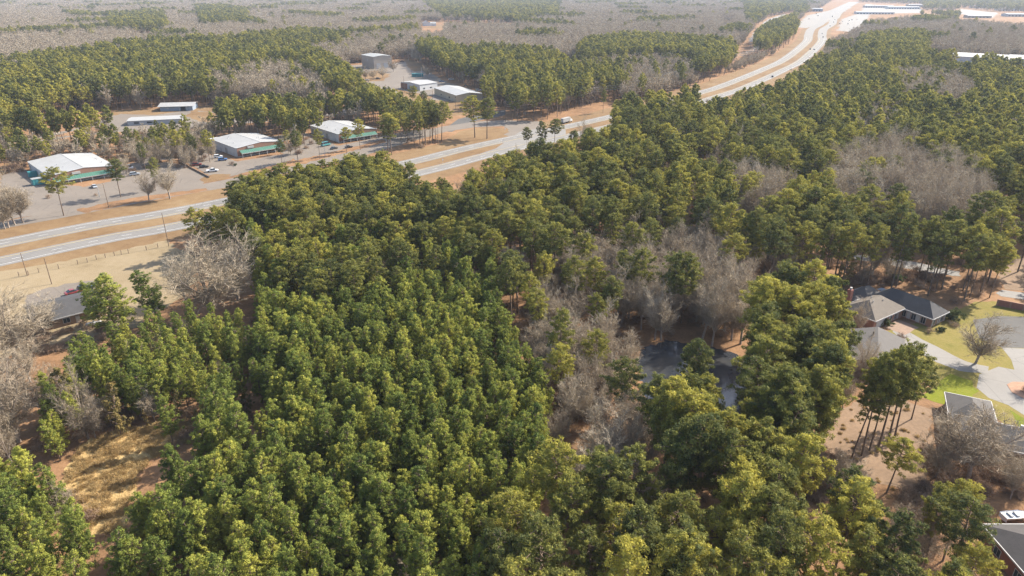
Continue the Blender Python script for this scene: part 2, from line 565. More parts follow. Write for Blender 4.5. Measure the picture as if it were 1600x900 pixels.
# the town at the far end of the highway
sheet('town_lot', gp((1240, 42), (1262, 24), (1290, 18), (1318, 9), (1330, 12), (1312, 22), (1290, 36), (1260, 44)), .05, M['concrete'], 3, 10)
sheet('town_lot', gp((1308, 48), (1316, 30), (1345, 20), (1352, 6), (1440, 14), (1440, 20), (1360, 22), (1350, 40), (1330, 50)), .05, M['concrete'], 3, 10)
sheet('town_lot', gp((1500, 14), (1560, 20), (1550, 28), (1500, 22)), .05, M['concrete'], 3, 10)
sheet('dirt_road', gp((1168, 66), (1180, 48), (1200, 30), (1225, 22), (1240, 28), (1215, 36), (1195, 48), (1178, 66)), .05, M['concrete'], 2, 10)
sheet('farm_field', gp((660, 44), (700, 36), (800, 40), (800, 47), (700, 45)), .05, M['straw'], 3, 10)
sheet('farm_field', gp((1115, 41), (1135, 34), (1152, 38), (1140, 42)), .05, M['straw'], 3, 10)
sheet('farm_field', gp((195, 66), (230, 57), (262, 58), (240, 68)), .05, M['straw'], 3, 10)

# ------------------------------------------------------------------ buildings


def frame(A, ex):
    """an Empty at corner A whose x axis runs along the front"""
    return math.atan2(ex[1], ex[0])


def roof_slab(mb, ring, t=.18):
    """thick sloped slab over a planar 3-D ring"""
    n, b = len(ring), len(mb.v)
    mb.v += [(p[0], p[1], p[2]) for p in ring] + [(p[0], p[1], p[2] + t) for p in ring]
    mb.f.append(tuple(range(b + n - 1, b - 1, -1)))
    mb.f.append(tuple(range(b + n, b + 2 * n)))
    for i in range(n):
        j = (i + 1) % n
        mb.f.append((b + i, b + j, b + n + j, b + n + i))


def wall_gable(mb, w, d0, d1, eave, ridge, rx, base=0.0):
    """gable prism: front at y=d0, back y=d1, ridge over x=rx"""
    prof = [(0, base), (w, base), (w, eave), (rx, ridge), (0, eave)]
    n, b = 5, len(mb.v)
    mb.v += [(x, d0, z) for x, z in prof] + [(x, d1, z) for x, z in prof]
    mb.f.append(tuple(range(b, b + n)))
    mb.f.append(tuple(range(b + 2 * n - 1, b + n - 1, -1)))
    for i in range(n):
        j = (i + 1) % n
        mb.f.append((b + j, b + i, b + n + i, b + n + j))


def shop(A, ex, wd, dp, eave, ridge, label, sign_x, left_extra=5.0):
    """white metal warehouse with a brick front, a green canopy on posts and a sign"""
    t = empty('warehouse', (A[0], A[1], 0), frame(A, ex), label, 'warehouse', 'white-roofed shop warehouses along the frontage road')
    rx = wd * .52
    mb = MB(); wall_gable(mb, wd, 0, dp, eave, ridge, rx); mb.build('wall', M['white_metal'], t)
    mb = MB(); mb.box(.3, rx - .5, dp + .01, dp + left_extra, 0, eave - .3); mb.build('rear_annex', M['white_metal'], t)
    for x0, x1, z0, z1, y1 in ((-.3, rx, eave - .05, ridge + .02, dp + .3), (wd + .3, rx, eave - .05, ridge + .02, dp - 1.5)):
        mb = MB()
        roof_slab(mb, [(x0, -.2, z0), (x1, -.2, z1), (x1, y1, z1), (x0, y1, z0)], .16)
        r = mb.build('roof', M['white_roof'], t)
        for q in range(3):
            fx, fy = random.uniform(.2, .8), random.uniform(.2, .85)
            X, Y, Z = x0 + (x1 - x0) * fx, y1 * fy, z0 + (z1 - z0) * fx
            MB().tube((X, Y, Z), (X, Y, Z + .7), .18, .18, 8).build('vent_pipe', M['steel'], r)
    mb = MB(); mb.poly([(rx - .25, -.25, ridge + .19), (rx + .25, -.25, ridge + .19), (rx + .25, dp, ridge + .19), (rx - .25, dp, ridge + .19)])
    MB().box(rx - .22, rx + .22, -.2, dp + .3, ridge + .18, ridge + .24).build('ridge_cap', M['grey_roof'], t)
    # brick front with a parapet following the gable
    mb = MB()
    b = len(mb.v)
    prof = [(0, 0), (wd, 0), (wd, eave + .1), (rx, ridge + .1), (0, eave + .1)]
    mb.v += [(x, -.35, z) for x, z in prof] + [(x, -.22, z) for x, z in prof]
    mb.f += [tuple(range(5)), tuple(range(9, 4, -1))] + [((i + 1) % 5, i, 5 + i, 5 + (i + 1) % 5) for i in range(5)]
    mb.build('brick_front', M['brick'], t)
    mb = MB()
    for xa, za, xb, zb in ((-.2, eave + .12, rx, ridge + .12), (rx, ridge + .12, wd + .2, eave + .12)):
        roof_slab(mb, [(xa, -.5, za), (xb, -.5, zb), (xb, -.15, zb), (xa, -.15, za)], .22)
    mb.build('parapet_trim', M['white_metal'], t)
    cz = eave * .62
    mb = MB()
    roof_slab(mb, [(1.2, -3.2, cz - .75), (wd - 1.2, -3.2, cz - .75), (wd - 1.2, -.4, cz + .55), (1.2, -.4, cz + .55)], .12)
    c = mb.build('canopy', M['green_metal'], t)
    for x in np.arange(1.7, wd - 1.2, 1.05):
        mb = MB()
        roof_slab(mb, [(x, -3.2, cz - .62), (x + .08, -3.2, cz - .62), (x + .08, -.4, cz + .68), (x, -.4, cz + .68)], .07)
        mb.build('seam', M['green_metal'], c)
    MB().box(1.2, wd - 1.2, -3.3, -3.21, cz - 1.0, cz - .62).build('fascia', M['trim'], c)
    npost = 6
    for i in range(npost):
        x = 1.6 + (wd - 3.2) * i / (npost - 1)
        MB().box(x - .14, x + .14, -3.15, -2.87, 0, cz - .75).build('post', M['trim'], t)
    for i in range(7):
        x = 2.6 + i * (wd - 5.2) / 7
        ww = (wd - 5.2) / 7 - .9
        if i in (2, 5):
            MB().box(x, x + 1.3, -.42, -.36, .05, 2.2).build('door', M['glass'], t)
        else:
            wn = MB().box(x, x + ww, -.42, -.36, .8, 2.2).build('window', M['glass'], t)
            mbf = MB(); mbf.box(x - .08, x + ww + .08, -.45, -.425, .7, .79); mbf.box(x - .08, x + ww + .08, -.45, -.425, 2.21, 2.3); mbf.box(x + ww / 2 - .04, x + ww / 2 + .04, -.45, -.425, .8, 2.2)
            mbf.build('frame', M['trim'], wn)
    MB().box(0, wd, -.47, -.36, 0, .6).build('white_skirting', M['trim'], t)
    MB().box(sign_x, sign_x + 3.6, -.75, -.36, eave - .75, eave + .35).build('sign', M['trim'], t)
    for i, y in enumerate(np.linspace(4, dp - 4, 4)):
        if i % 2: MB().box(-.06, -.003, y, y + 3.2, 0, 3.2).build('roller_door', M['grey_roof'], t)
        else: MB().box(-.06, -.003, y, y + 1.0, 0, 2.15).build('door', M['grey_metal'], t)
    for y in np.arange(1.5, dp, 3.0):
        MB().box(-.12, -.062, y, y + .1, 0, eave - .15).build('downpipe', M['white_metal'], t)
    return t


FOOT = []      # building footprints: (centre x, y, radius) kept clear of trees


def keep(x, y, r): FOOT.append((x, y, r))


shop((-219, 317.3), (.711, .703), 29, 41, 4.5, 6.0, 'westernmost white warehouse with brick front and green canopy, teal dumpsters at its left side', 9.5, 2.0)
shop((-151.4, 374.8), (.719, .695), 27, 34, 5.0, 6.4, 'middle white warehouse with green canopy, between the fenced lot and the tall pines', 6.0, 5.0)
shop((-104.3, 413.2), (.756, .655), 26, 37, 5.0, 6.6, 'eastern white warehouse with green canopy, half hidden by roadside pines', 5.0, 1.0)
keep(-223, 341, 27); keep(-154, 396, 25); keep(-106, 440, 25)


def gable_box(name, A, ex, wd, dp, eave, ridge, wall, roof, label, cat, along='y', extra=None, oh=.4, group=None, left=None):
    """plain gabled building; ridge runs back (y) or along the front (x)"""
    t = empty(name, (A[0], A[1], 0), frame(A, ex), label, cat, group)
    keep(A[0] + (ex[0] * wd - ex[1] * dp) / 2, A[1] + (ex[1] * wd + ex[0] * dp) / 2, .5 * math.hypot(wd, dp))
    mb = MB()
    if along == 'y':
        wall_gable(mb, wd, 0, dp, eave, ridge, wd / 2)
    else:
        wall_gable(mb, dp, 0, wd, eave, ridge, dp / 2)
        mb.v = [(y, x, z) for x, y, z in mb.v]
        mb.f = [tuple(reversed(q)) for q in mb.f]
    mb.build('wall', M[wall], t)
    sl = (ridge - eave)
    for s in (0, 1):
        mb = MB()
        if along == 'y':
            x0 = -oh if s == 0 else wd + oh
            z0 = eave - sl * oh / (wd / 2)
            roof_slab(mb, [(x0, -oh, z0), (wd / 2, -oh, ridge), (wd / 2, dp + oh, ridge), (x0, dp + oh, z0)], .15)
        else:
            y0 = -oh if s == 0 else dp + oh
            z0 = eave - sl * oh / (dp / 2)
            roof_slab(mb, [(-oh, y0, z0), (wd + oh, y0, z0), (wd + oh, dp / 2, ridge), (-oh, dp / 2, ridge)], .15)
        mb.build('roof', M[roof], t)
    if left:
        MB().box(-.12, -.004, 0, dp, 0, eave - .1).build('side_wall', M[left], t)
    return t


def openings(t, items):
    for (nm, mat, x0, x1, y0, y1, z0, z1) in items:
        MB().box(x0, x1, y0, y1, z0, z1).build(nm, M[mat], t)


t = gable_box('industrial_building', (-154, 799.9), (.811, .584), 22, 32, 13, 14.2, 'tan_metal', 'grey_roof', 'tall grey-tan metal industrial building at the edge of the yard', 'building', 'y')
openings(t, [('bay_door', 'grey_metal', 3, 8, -.1, -.005, 0, 6), ('bay_door', 'grey_metal', 12, 17, -.1, -.005, 0, 6), ('sign', 'trim', -.12, -.005, 15, 18, 7.5, 9.5), ('door', 'grey_metal', 19, 20.2, -.1, -.005, 0, 2.3)])
t = gable_box('workshop_building', (-82, 629.5), (.66, .75), 21, 26, 5.4, 6.6, 'white_metal', 'white_roof', 'low white workshop with a brown brick end wall in the industrial yard', 'building', 'x')
openings(t, [('brick_end', 'brick', -.14, -.005, 17, 26, 0, 5.0), ('roller_door', 'slate_metal', -.1, -.005, 4, 8, 0, 3.6), ('roller_door', 'slate_metal', -.1, -.005, 11, 15, 0, 3.6), ('window', 'glass', 4, 6, -.08, -.005, 1.2, 2.4), ('window', 'glass', 12, 14, -.08, -.005, 1.2, 2.4)])
t = gable_box('beige_building', (-44.8, 566.3), (.89, .456), 23, 49, 5.4, 6.9, 'beige', 'white_roof', 'long beige-sided building with a pale metal roof beside the dry bank', 'building', 'y')
openings(t, [('door', 'trim', -.1, -.005, 8, 9.2, 0, 2.2), ('door', 'trim', -.1, -.005, 24, 25.2, 0, 2.2), ('window', 'glass', -.08, -.005, 14, 16, 1.4, 2.6), ('window', 'glass', -.08, -.005, 32, 34, 1.4, 2.6), ('wall_lamp', 'black', -.5, -.005, 1.0, 1.5, 3.6, 4.2)])
for y in np.arange(2, 48, 3.2):
    MB().box(-.06, -.003, y, y + .12, 0, 5.2).build('panel_rib', M['beige'], t)
t = gable_box('open_shed_building', (-263.9, 523.8), (.985, .17), 23, 16, 3.6, 5.0, 'slate_metal', 'white_roof', 'blue-grey shed with a bright white roof in front of the dark pines', 'shed', 'x', oh=1.4)
openings(t, [('dark_bay_panel', 'black', 14.5, 18, -.08, -.005, 0, 3.0), ('post', 'trim', 19, 19.3, -1.2, -.9, 0, 3.4), ('post', 'trim', 13.6, 13.9, -1.2, -.9, 0, 3.4), ('window', 'trim', 5, 6, -.06, -.005, 1.5, 2.5)])  # black panel stands in for the unlit inside of the bay
t = gable_box('flat_building', (-259.3, 467), (.96, .27), 33, 15, 3.0, 3.5, 'grey_metal', 'white_roof', 'low grey building with a flat white roof behind the roadside trees', 'building', 'x')
openings(t, [('window', 'glass', 4, 7, -.08, -.005, 1, 2.2), ('window', 'glass', 12, 15, -.08, -.005, 1, 2.2), ('door', 'trim', 20, 21.2, -.08, -.005, 0, 2.1)])
t = gable_box('farmhouse', (-199, 1640), (.95, .3), 16, 11, 6.5, 11, 'white_metal', 'white_roof', 'far white farmhouse with a steep gable among bare woods', 'house', 'y')
t2 = MB().box(16.1, 30, 2, 12, 0, 5).build('annex', M['white_metal'], t)
mb = MB(); roof_slab(mb, [(16.2, 1.5, 5.02), (30.4, 1.5, 5.02), (30.4, 7, 8), (16.2, 7, 8)]); roof_slab(mb, [(16.2, 12.5, 5.02), (30.4, 12.5, 5.02), (30.4, 7, 8), (16.2, 7, 8)]); mb.build('roof', M['grey_roof'], t)
for i, (px, py, wd_, dp_, h_, ex_, lab) in enumerate([
        (1481, 98, 60, 58, 8, (.76, -.65), 'long white-roofed warehouse beyond the eastern forest, left of the two'),
        (1576, 102, 60, 50, 8, (.86, -.5), 'white-roofed warehouse beyond the eastern forest at the right edge')]):
    A = g(px, py)
    t = gable_box('distribution_warehouse', A, ex_, wd_, dp_, h_, h_ + 2.0, 'white_metal', 'white_roof', lab, 'warehouse', 'x')
    for q in range(6): MB().box(4 + q * 8, 7 + q * 8, -.12, -.005, 0, 4).build('dock_door', M['grey_metal'], t)
for px, py, wd_, dp_, h_, wall_, lab in [
        (1265, 18, 42, 35, 9, 'slate_metal', 'blue-walled building left of the highway in the far town'),
        (1338, 22, 110, 30, 6, 'white_metal', 'long white-roofed store right of the far highway, nearest the junction'),
        (1352, 12, 105, 35, 7, 'grey_metal', 'white-roofed block behind the long store in the far town'),
        (1388, 14, 110, 45, 7, 'white_metal', 'long pale store roof between the town trees'),
        (1420, 11, 70, 40, 9, 'tan_metal', 'taller pale roof at the right end of the town stores'),
        (1526, 13, 180, 70, 8, 'white_metal', 'far bright long roof left of the top right corner'),
        (1566, 17, 150, 60, 8, 'white_metal', 'far bright long roof nearer the right edge of the picture'),
        (1574, 26, 110, 40, 7, 'grey_metal', 'lower pale roof under the two far bright roofs'),
        (1512, 28, 60, 30, 6, 'tan_metal', 'small roof by the pale bank in the far woods'),
        (1133, 39, 16, 10, 4, 'white_metal', 'small farm building beside a bare field in the far woods'),
        (302, 36, 18, 10, 4, 'tan_metal', 'low ranch house hidden in far bare woods on the left'),
        (590, 4, 22, 12, 5, 'white_metal', 'distant pale house at the top of the picture')]:
    t = gable_box('town_building', g(px, py), (.985, -.17), wd_, dp_, h_, h_ + 1.5, wall_, 'white_roof', lab, 'building', 'x')
    for q in range(int(wd_ / 9)): MB().box(2 + q * 9, 7 + q * 9, -.1, -.005, .6, h_ * .55).build('window', M['glass'], t)


# ---- houses with hip roofs, in the lower right
def hip(mb, x0, x1, y0, y1, ez, rz, oh=.5, along='x', gable0=False):
    x0 -= oh; x1 += oh; y0 -= oh; y1 += oh
    if along == 'x':
        h = (y1 - y0) / 2
        ym = (y0 + y1) / 2
        r0, r1 = (x0 if gable0 else x0 + h * .9, ym, rz), (x1 - h * .9, ym, rz)
        c = [(x0, y0, ez), (x1, y0, ez), (x1, y1, ez), (x0, y1, ez)]
        fs = [[c[0], c[1], r1, r0], [c[2], c[3], r0, r1], [c[1], c[2], r1], [c[3], c[0], r0]]
    else:
        h = (x1 - x0) / 2
        xm = (x0 + x1) / 2
        r0, r1 = (xm, y0 + h * .9, rz), (xm, y1 - h * .9, rz)
        c = [(x0, y0, ez), (x1, y0, ez), (x1, y1, ez), (x0, y1, ez)]
        fs = [[c[0], c[1], r0], [c[1], c[2], r1, r0], [c[2], c[3], r1], [c[3], c[0], r0, r1]]
    for f in fs: mb.poly(f)
    mb.poly([c[3], c[2], c[1], c[0]])
    return c


def fascia(c, ez, t, mat='trim', h=.28):
    mb = MB()
    n = len(c)
    for i in range(n):
        a, b = Vector(c[i]), Vector(c[(i + 1) % n])
        d = (b - a).normalized()
        nn = Vector((d.y, -d.x, 0)) * .14
        r = [a + nn, b + nn, b, a]
        mb.prism([(p.x, p.y) for p in r], ez - h, ez + .02)
    return mb.build('fascia', M[mat], t)


def house_block(t, x0, x1, y0, y1, ez, rz, wall, roof, along='x', oh=.5):
    MB().box(x0, x1, y0, y1, 0, ez - .02).build('wall', M[wall], t)
    mb = MB()
    c = hip(mb, x0, x1, y0, y1, ez, rz, oh, along)
    r = mb.build('roof', M[roof], t)
    fascia(c, ez, t)
    return r


def win(t, x0, x1, y0, y1, z0, z1, axis='y', side=-1):
    """window with a white frame standing proud of its wall"""
    e = .05
    if axis == 'y':
        o = MB().box(x0, x1, y0 + min(0, side * e), y0 + max(0, side * e), z0, z1).build('window', M['glass'], t)
        y = y0 + side * (e + .005)
        mb = MB()
        for a, b, c_, d in ((x0 - .12, x0, z0 - .12, z1 + .12), (x1, x1 + .12, z0 - .12, z1 + .12), (x0, x1, z1, z1 + .12), (x0, x1, z0 - .12, z0), ((x0 + x1) / 2 - .04, (x0 + x1) / 2 + .04, z0, z1)):
            mb.box(a, b, min(y, y - side * .05), max(y, y - side * .05), c_, d)
    else:
        o = MB().box(x0 + min(0, side * e), x0 + max(0, side * e), y0, y1, z0, z1).build('window', M['glass'], t)
        x = x0 + side * (e + .005)
        mb = MB()
        for a, b, c_, d in ((y0 - .12, y0, z0 - .12, z1 + .12), (y1, y1 + .12, z0 - .12, z1 + .12), (y0, y1, z1, z1 + .12), (y0, y1, z0 - .12, z0), ((y0 + y1) / 2 - .04, (y0 + y1) / 2 + .04, z0, z1)):
            mb.box(min(x, x - side * .05), max(x, x - side * .05), a, b, c_, d)
    mb.build('frame', M['trim'], o)


# house with tan and grey roofs, pine shade coloured into the right wing's (local x along the front, y back)
ax = (.835, .55)
t = empty('brick_house', (100, 168.3, 0), frame(None, ax), 'large brick house with tan hip roofs, right wing darkened for shade, beside the pond woods', 'house')
keep(108, 178, 16)
r = house_block(t, .5, 15, .5, 10.4, 3.0, 6.2, 'brick', 'tan_shingle', 'x')
for x, y, z in ((5.2, 4.5, 5.7), (7.6, 6.5, 5.6), (9.5, 4.0, 5.2)):
    MB().tube((x, y, z), (x, y, z + .6), .12, .12, 8).build('vent_pipe', M['trim'], r)
r = house_block(t, 15.2, 23, -7.5, 10.2, 2.9, 6.0, 'brick', 'slate_and_shade_shingle', 'y')  # dark roof colour stands in for the pines' shade on this wing
MB().tube((20.5, -3, 4.5), (20.5, -3, 5.2), .14, .14, 8).build('vent_pipe', M['trim'], r)
r = house_block(t, 12, 19.5, 9.6, 15.5, 2.7, 5.2, 'brick', 'grey_shingle', 'x')
mb = MB(); roof_slab(mb, [(22.6, -4, 2.3), (25.6, -4, 2.0), (25.6, 13, 2.0), (22.6, 13, 2.3)], .1); mb.build('porch_roof', M['slate_metal'], t)
for y in (-3.7, 2, 7, 12.5): MB().box(25.2, 25.4, y, y + .2, 0, 2.0).build('post', M['trim'], t)
mb = MB(); mb.box(4.6, 5.9, 10.95, 12.1, 0, 7.0); c = mb.build('chimney', M['red_brick'], t)
MB().tube((5.25, 11.5, 7.0), (5.25, 11.5, 7.7), .3, .36, 10).build('chimney_cap', M['trim'], c)
MB().box(1.6, 6.4, .42, .498, .05, 2.5).build('garage_door', M['trim'], t)
win(t, 8.5, 9.5, .5, 0, .5, 2.3); win(t, 10.8, 11.8, .5, 0, .5, 2.3)
for x in (8.0, 12.4): MB().box(x, x + .25, .36, .498, .3, 2.4).build('shutter', M['trim'], t)
for y in (-5.9, -3.2, -.4):
    win(t, 15.2, 0, y, y + 1.2, .5, 2.3, 'x', -1)
for y in (-4.4, -1.7): MB().box(15.07, 15.198, y, y + 1.0, .3, 2.5).build('shutter', M['trim'], t)
win(t, 16.4, 17.4, -7.5, 0, .5, 2.3); win(t, 20.4, 21.4, -7.5, 0, .5, 2.3)
for x in (15.6, 18.4, 19.4, 22.2): MB().box(x, x + .35, -7.63, -7.502, .2, 2.5).build('column', M['trim'], t)
win(t, .5, 0, 3, 4.4, .8, 2.3, 'x', -1); win(t, .5, 0, 6.6, 8, .8, 2.3, 'x', -1)
sheet('brick_patio', [(104, 171.2), (110.6, 175.4), (113.8, 170.4), (107.5, 166)], .05, M['brown_siding'], .1)

# detached garage, gable running away
gx = (.9, -.435)
t = gable_box('garage', (83.1, 147.3), gx, 12.5, 18.0, 2.9, 4.9, 'brick', 'grey_shingle', 'detached garage with a pale grey gable roof in front of the brick house', 'garage', 'y', oh=.4)
openings(t, [('garage_door', 'trim', 12.505, 12.6, 3, 7.5, .05, 2.4), ('garage_door', 'trim', 12.505, 12.6, 9.5, 14, .05, 2.4), ('fascia', 'trim', -.56, -.45, -.4, 18.4, 2.62, 2.84), ('vent_pipe', 'black', 5.0, 5.3, 13.5, 13.9, 4.7, 5.6)])
# garden shed behind
t = gable_box('garden_shed', (100.8, 180.9), (.9, .436), 6.0, 5.6, 2.3, 3.2, 'white_metal', 'dark_shingle', 'small garden shed with a black roof at the back of the brick house', 'shed', 'x', oh=.35)
openings(t, [('door', 'trim', 2.2, 3.4, -.06, -.005, 0, 2.0), ('skylight', 'trim', 4.4, 4.9, 3.6, 4.0, 2.9, 3.3)])
# grey-roofed house under bare trees
t = empty('grey_house', (90.2, 115.8, 0), math.atan2(-.43, .9), 'grey-shingled house half hidden under spreading bare branches', 'house')
keep(101, 118, 14)
house_block(t, .5, 24, .5, 9.5, 3.0, 5.6, 'brown_siding', 'grey_shingle', 'x')
r = house_block(t, .7, 8.6, 9.7, 18.5, 2.95, 5.0, 'brown_siding', 'grey_shingle', 'y')
win(t, 3, 4.6, .5, 0, .9, 2.3); win(t, 9, 10.6, .5, 0, .9, 2.3); win(t, .5, 0, 3, 4.4, .9, 2.3, 'x', -1)
MB().box(12, 12.7, 5.5, 6.1, 4.6, 5.9).build('roof_vent', M['trim'], t)
# dark-roofed house in the bottom right corner
t = empty('maroon_house', (80.2, 77.5, 0), 0, 'maroon brick house with a dark brown roof at the bottom right corner', 'house')
keep(88, 84, 10)
r = house_block(t, .5, 17, .5, 12.5, 3.6, 6.2, 'red_brick', 'dark_shingle', 'x', .4)
MB().tube((6.5, 4.6, 5.2), (6.5, 4.6, 6.1), .22, .22, 8).build('vent_pipe', M['black'], r)
win(t, .5, 0, 3, 4.4, .9, 2.3, 'x', -1); win(t, .5, 0, 8, 9.4, .9, 2.3, 'x', -1)
# charcoal-roofed house by the west field
lx = (.88, -.47)
t = empty('farm_house', (-125.6, 170.6, 0), math.atan2(7.6, 8.6), 'long low house with a charcoal roof at the edge of the western field', 'house')
keep(-127, 180, 13)
mb = MB(); wall_gable(mb, 12.4, 0, 18, 2.9, 4.6, 6.2)
MB().box(-6, 11, .5, 15, 0, 2.9).build('wall', M['brown_siding'], t)
mb = MB()
roof_slab(mb, [(-6.6, -.1, 2.9), (11.6, -.1, 2.9), (11.6, 7.75, 5.0), (-6.6, 7.75, 5.0)]); mb.build('roof', M['slate_and_shade_shingle'], t)
mb = MB()
roof_slab(mb, [(-6.6, 15.6, 2.9), (11.6, 15.6, 2.9), (11.6, 7.75, 5.0), (-6.6, 7.75, 5.0)]); mb.build('roof', M['slate_and_shade_shingle'], t)
mb = MB(); mb.poly([(-6, .5, 2.9), (-6, 15, 2.9), (-6, 7.75, 4.95)]); mb.poly([(11, 15, 2.9), (11, .5, 2.9), (11, 7.75, 4.95)]); mb.build('gable_end', M['red_brick'], t)
MB().box(-6.7, 11.7, -.25, -.11, 2.75, 3.05).build('fascia', M['trim'], t)
for x in (-4, 0.5, 6.5): win(t, x, x + 1.6, .5, 0, .9, 2.2)
MB().box(3.5, 4.5, .42, .498, 0, 2.1).build('door', M['trim'], t)
t = empty('propane_tank', (*g(148, 510), 0), math.atan2(.5, .87), 'white horizontal propane tank behind the charcoal-roofed house', 'tank')
mb = MB(); mb.tube((-1.7, 0, .9), (1.7, 0, .9), .62, .62, 14); mb.tube((1.7, 0, .9), (2.05, 0, .9), .62, .25, 14); mb.tube((-2.05, 0, .9), (-1.7, 0, .9), .25, .62, 14); mb.build('tank_body', M['trim'], t)
for x in (-1.2, 1.2): MB().box(x - .12, x + .12, -.4, .4, 0, .4).build('leg', M['steel'], t)
MB().tube((0, 0, 1.5), (0, 0, 1.75), .2, .18, 10).build('valve_cover', M['steel'], t)

# brick garden wall at the right edge
wa, wb = np.array(g(1556, 477)), np.array(g(1660, 497))
L_ = np.linalg.norm(wb - wa)
t = empty('garden_wall', (wa[0], wa[1], 0), math.atan2(*(wb - wa)[::-1]), 'low dark brick garden wall below the pale pavement at the right edge', 'wall')
MB().box(0, L_, -.15, .15, 0, 1.9).build('wall_face', M['red_brick'], t)
MB().box(-.05, L_, -.2, .2, 1.905, 2.0).build('coping', M['brick'], t)
for x in np.arange(0, L_, 3.2): MB().box(x, x + .45, -.22, -.152, 0, 1.9).build('pier', M['brick'], t)
# retaining kerb between the first two lots
wa, wb = np.array(g(281, 254)), np.array(g(327, 278))
L_ = np.linalg.norm(wb - wa)
t = empty('retaining_wall', (wa[0], wa[1], 0), math.atan2(*(wb - wa)[::-1]), 'low dark timber retaining wall between two parking lots', 'wall')
for i in range(14):
    MB().box(i * L_ / 14 + .01, (i + 1) * L_ / 14 - .01, -.2, .2, 0, .8 + .06 * (i % 2)).build('timber', M['pole'], t)
# white storage container
A = g(281, 251)
t = empty('storage_container', (A[0], A[1], 0), .25, 'white storage container beside the middle lot', 'container')
MB().box(0, 6.1, 0, 2.5, .12, 2.65).build('container_body', M['white_metal'], t)
MB().box(-.05, 6.15, -.05, 2.55, 2.652, 2.75).build('container_roof', M['white_roof'], t)
for i in range(12): MB().box(.3 + i * .48, .5 + i * .48, -.05, -.003, .2, 2.55).build('rib', M['white_metal'], t)
for x in (1.4, 3.0, 4.5): MB().box(x, x + .6, -.07, -.052, 1.3, 1.9).build('window', M['grey_metal'], t)


def dumpster(px, py, L, W, Hh, rz, label, lid='white_roof'):
    A = g(px, py)
    t = empty('dumpster', (A[0], A[1], 0), rz, label, 'dumpster', 'teal waste containers')
    mb = MB(); mb.prism([(-L / 2, -W / 2), (L / 2, -W / 2), (L / 2, W / 2), (-L / 2, W / 2)], .15, Hh); mb.build('bin', M['teal'], t)
    MB().box(-L / 2 - .06, L / 2 + .06, -W / 2 - .06, W / 2 + .06, Hh + .003, Hh + .12).build('lid', M[lid], t)
    for x in np.linspace(-L / 2 + .2, L / 2 - .2, 5): MB().box(x - .06, x + .06, -W / 2 - .09, -W / 2 - .003, .2, Hh).build('rib', M['teal'], t)
    for x in (-L / 2 + .4, L / 2 - .4): MB().box(x - .2, x + .2, -W / 2, W / 2, 0, .147).build('skid', M['black'], t)


dumpster(61, 288, 5.2, 3.4, 3.0, .8, 'large teal compactor with a pale lid beside the westernmost warehouse', 'grey_roof')
dumpster(52, 276, 3.6, 2.4, 2.6, .8, 'smaller teal dumpster behind the pale-lidded one', 'teal')
dumpster(649, 120, 7, 3, 3.2, .3, 'left of the green roll-off bins behind the workshop', 'teal')
dumpster(656, 120, 7, 3, 3.2, .3, 'right of the green roll-off bins behind the workshop', 'teal')


# ------------------------------------------------------------------ vehicles
def lathe_wheel(mb, x, y, r, wdt):
    mb.tube((x, y - wdt / 2, r), (x, y + wdt / 2, r), r, r, 14)


def car_meshes(kind):
    """profile (x, z) extruded over the width, narrowed at the glasshouse"""
    if kind == 'sedan': L, W, body, cab = 4.7, 1.8, [(-2.35, .3), (2.35, .3), (2.33, .72), (1.2, .9), (-1.7, .95), (-2.33, .85)], [(.95, .9), (.25, 1.42), (-.95, 1.42), (-1.75, .93)]
    elif kind == 'suv': L, W, body, cab = 4.8, 1.9, [(-2.4, .35), (2.4, .35), (2.38, .9), (1.2, 1.08), (-2.3, 1.1), (-2.4, 1.0)], [(1.0, 1.07), (.4, 1.72), (-1.95, 1.72), (-2.3, 1.09)]
    elif kind == 'pickup': L, W, body, cab = 5.8, 2.0, [(-2.9, .45), (2.9, .45), (2.88, .95), (1.5, 1.12), (-2.9, 1.1)], [(1.4, 1.1), (.8, 1.8), (-.5, 1.8), (-.75, 1.09)]
    else: L, W, body, cab = 5.9, 2.1, [(-2.95, .4), (2.95, .4), (2.9, 1.1), (2.3, 1.35), (-2.95, 1.35)], [(2.2, 1.34), (1.6, 2.4), (-2.9, 2.4), (-2.94, 1.34)]
    mb = MB()

    def ext(prof, w0, w1, zsplit=None):
        n, b = len(prof), len(mb.v)
        zs = [p[1] for p in prof]
        top = max(zs)
        for s in (-1, 1):
            for x, z in prof:
                ww = w1 if z > (top + min(zs)) / 2 else w0
                mb.v.append((x, s * ww / 2, z))
        mb.f.append(tuple(range(b, b + n)))
        mb.f.append(tuple(range(b + 2 * n - 1, b + n - 1, -1)))
        for i in range(n):
            j = (i + 1) % n
            mb.f.append((b + j, b + i, b + n + i, b + n + j))
    ext(body, W, W * .97)
    if kind == 'pickup':
        bed = MB().box(-2.7, -.9, -.8, .8, 1.105, 1.11)
    bodym = mb
    mb = MB()
    ext(cab, W * .95, W * .8)
    glass = mb
    mb = MB()
    top = max(z for x, z in cab)
    xs = [x for x, z in cab if z == top]
    mb.box(min(xs) + .02, max(xs) - .02, -W * .4 + .02, W * .4 - .02, top + .002, top + .05)
    roof = mb
    wr = .34 if kind != 'pickup' else .4
    wheels = []
    for x in (-L * .3, L * .3):
        for s in (-1, 1):
            w_ = MB(); lathe_wheel(w_, x, s * (W / 2 - .08), wr, .24); wheels.append(w_)
    lights = []
    for s in (-1, 1):
        m2 = MB().box(L / 2 - .04, L / 2 + .02, s * W * .36 - .16, s * W * .36 + .16, .62, .78); lights.append(m2)
    return bodym, glass, roof, wheels, lights


CARCACHE = {}


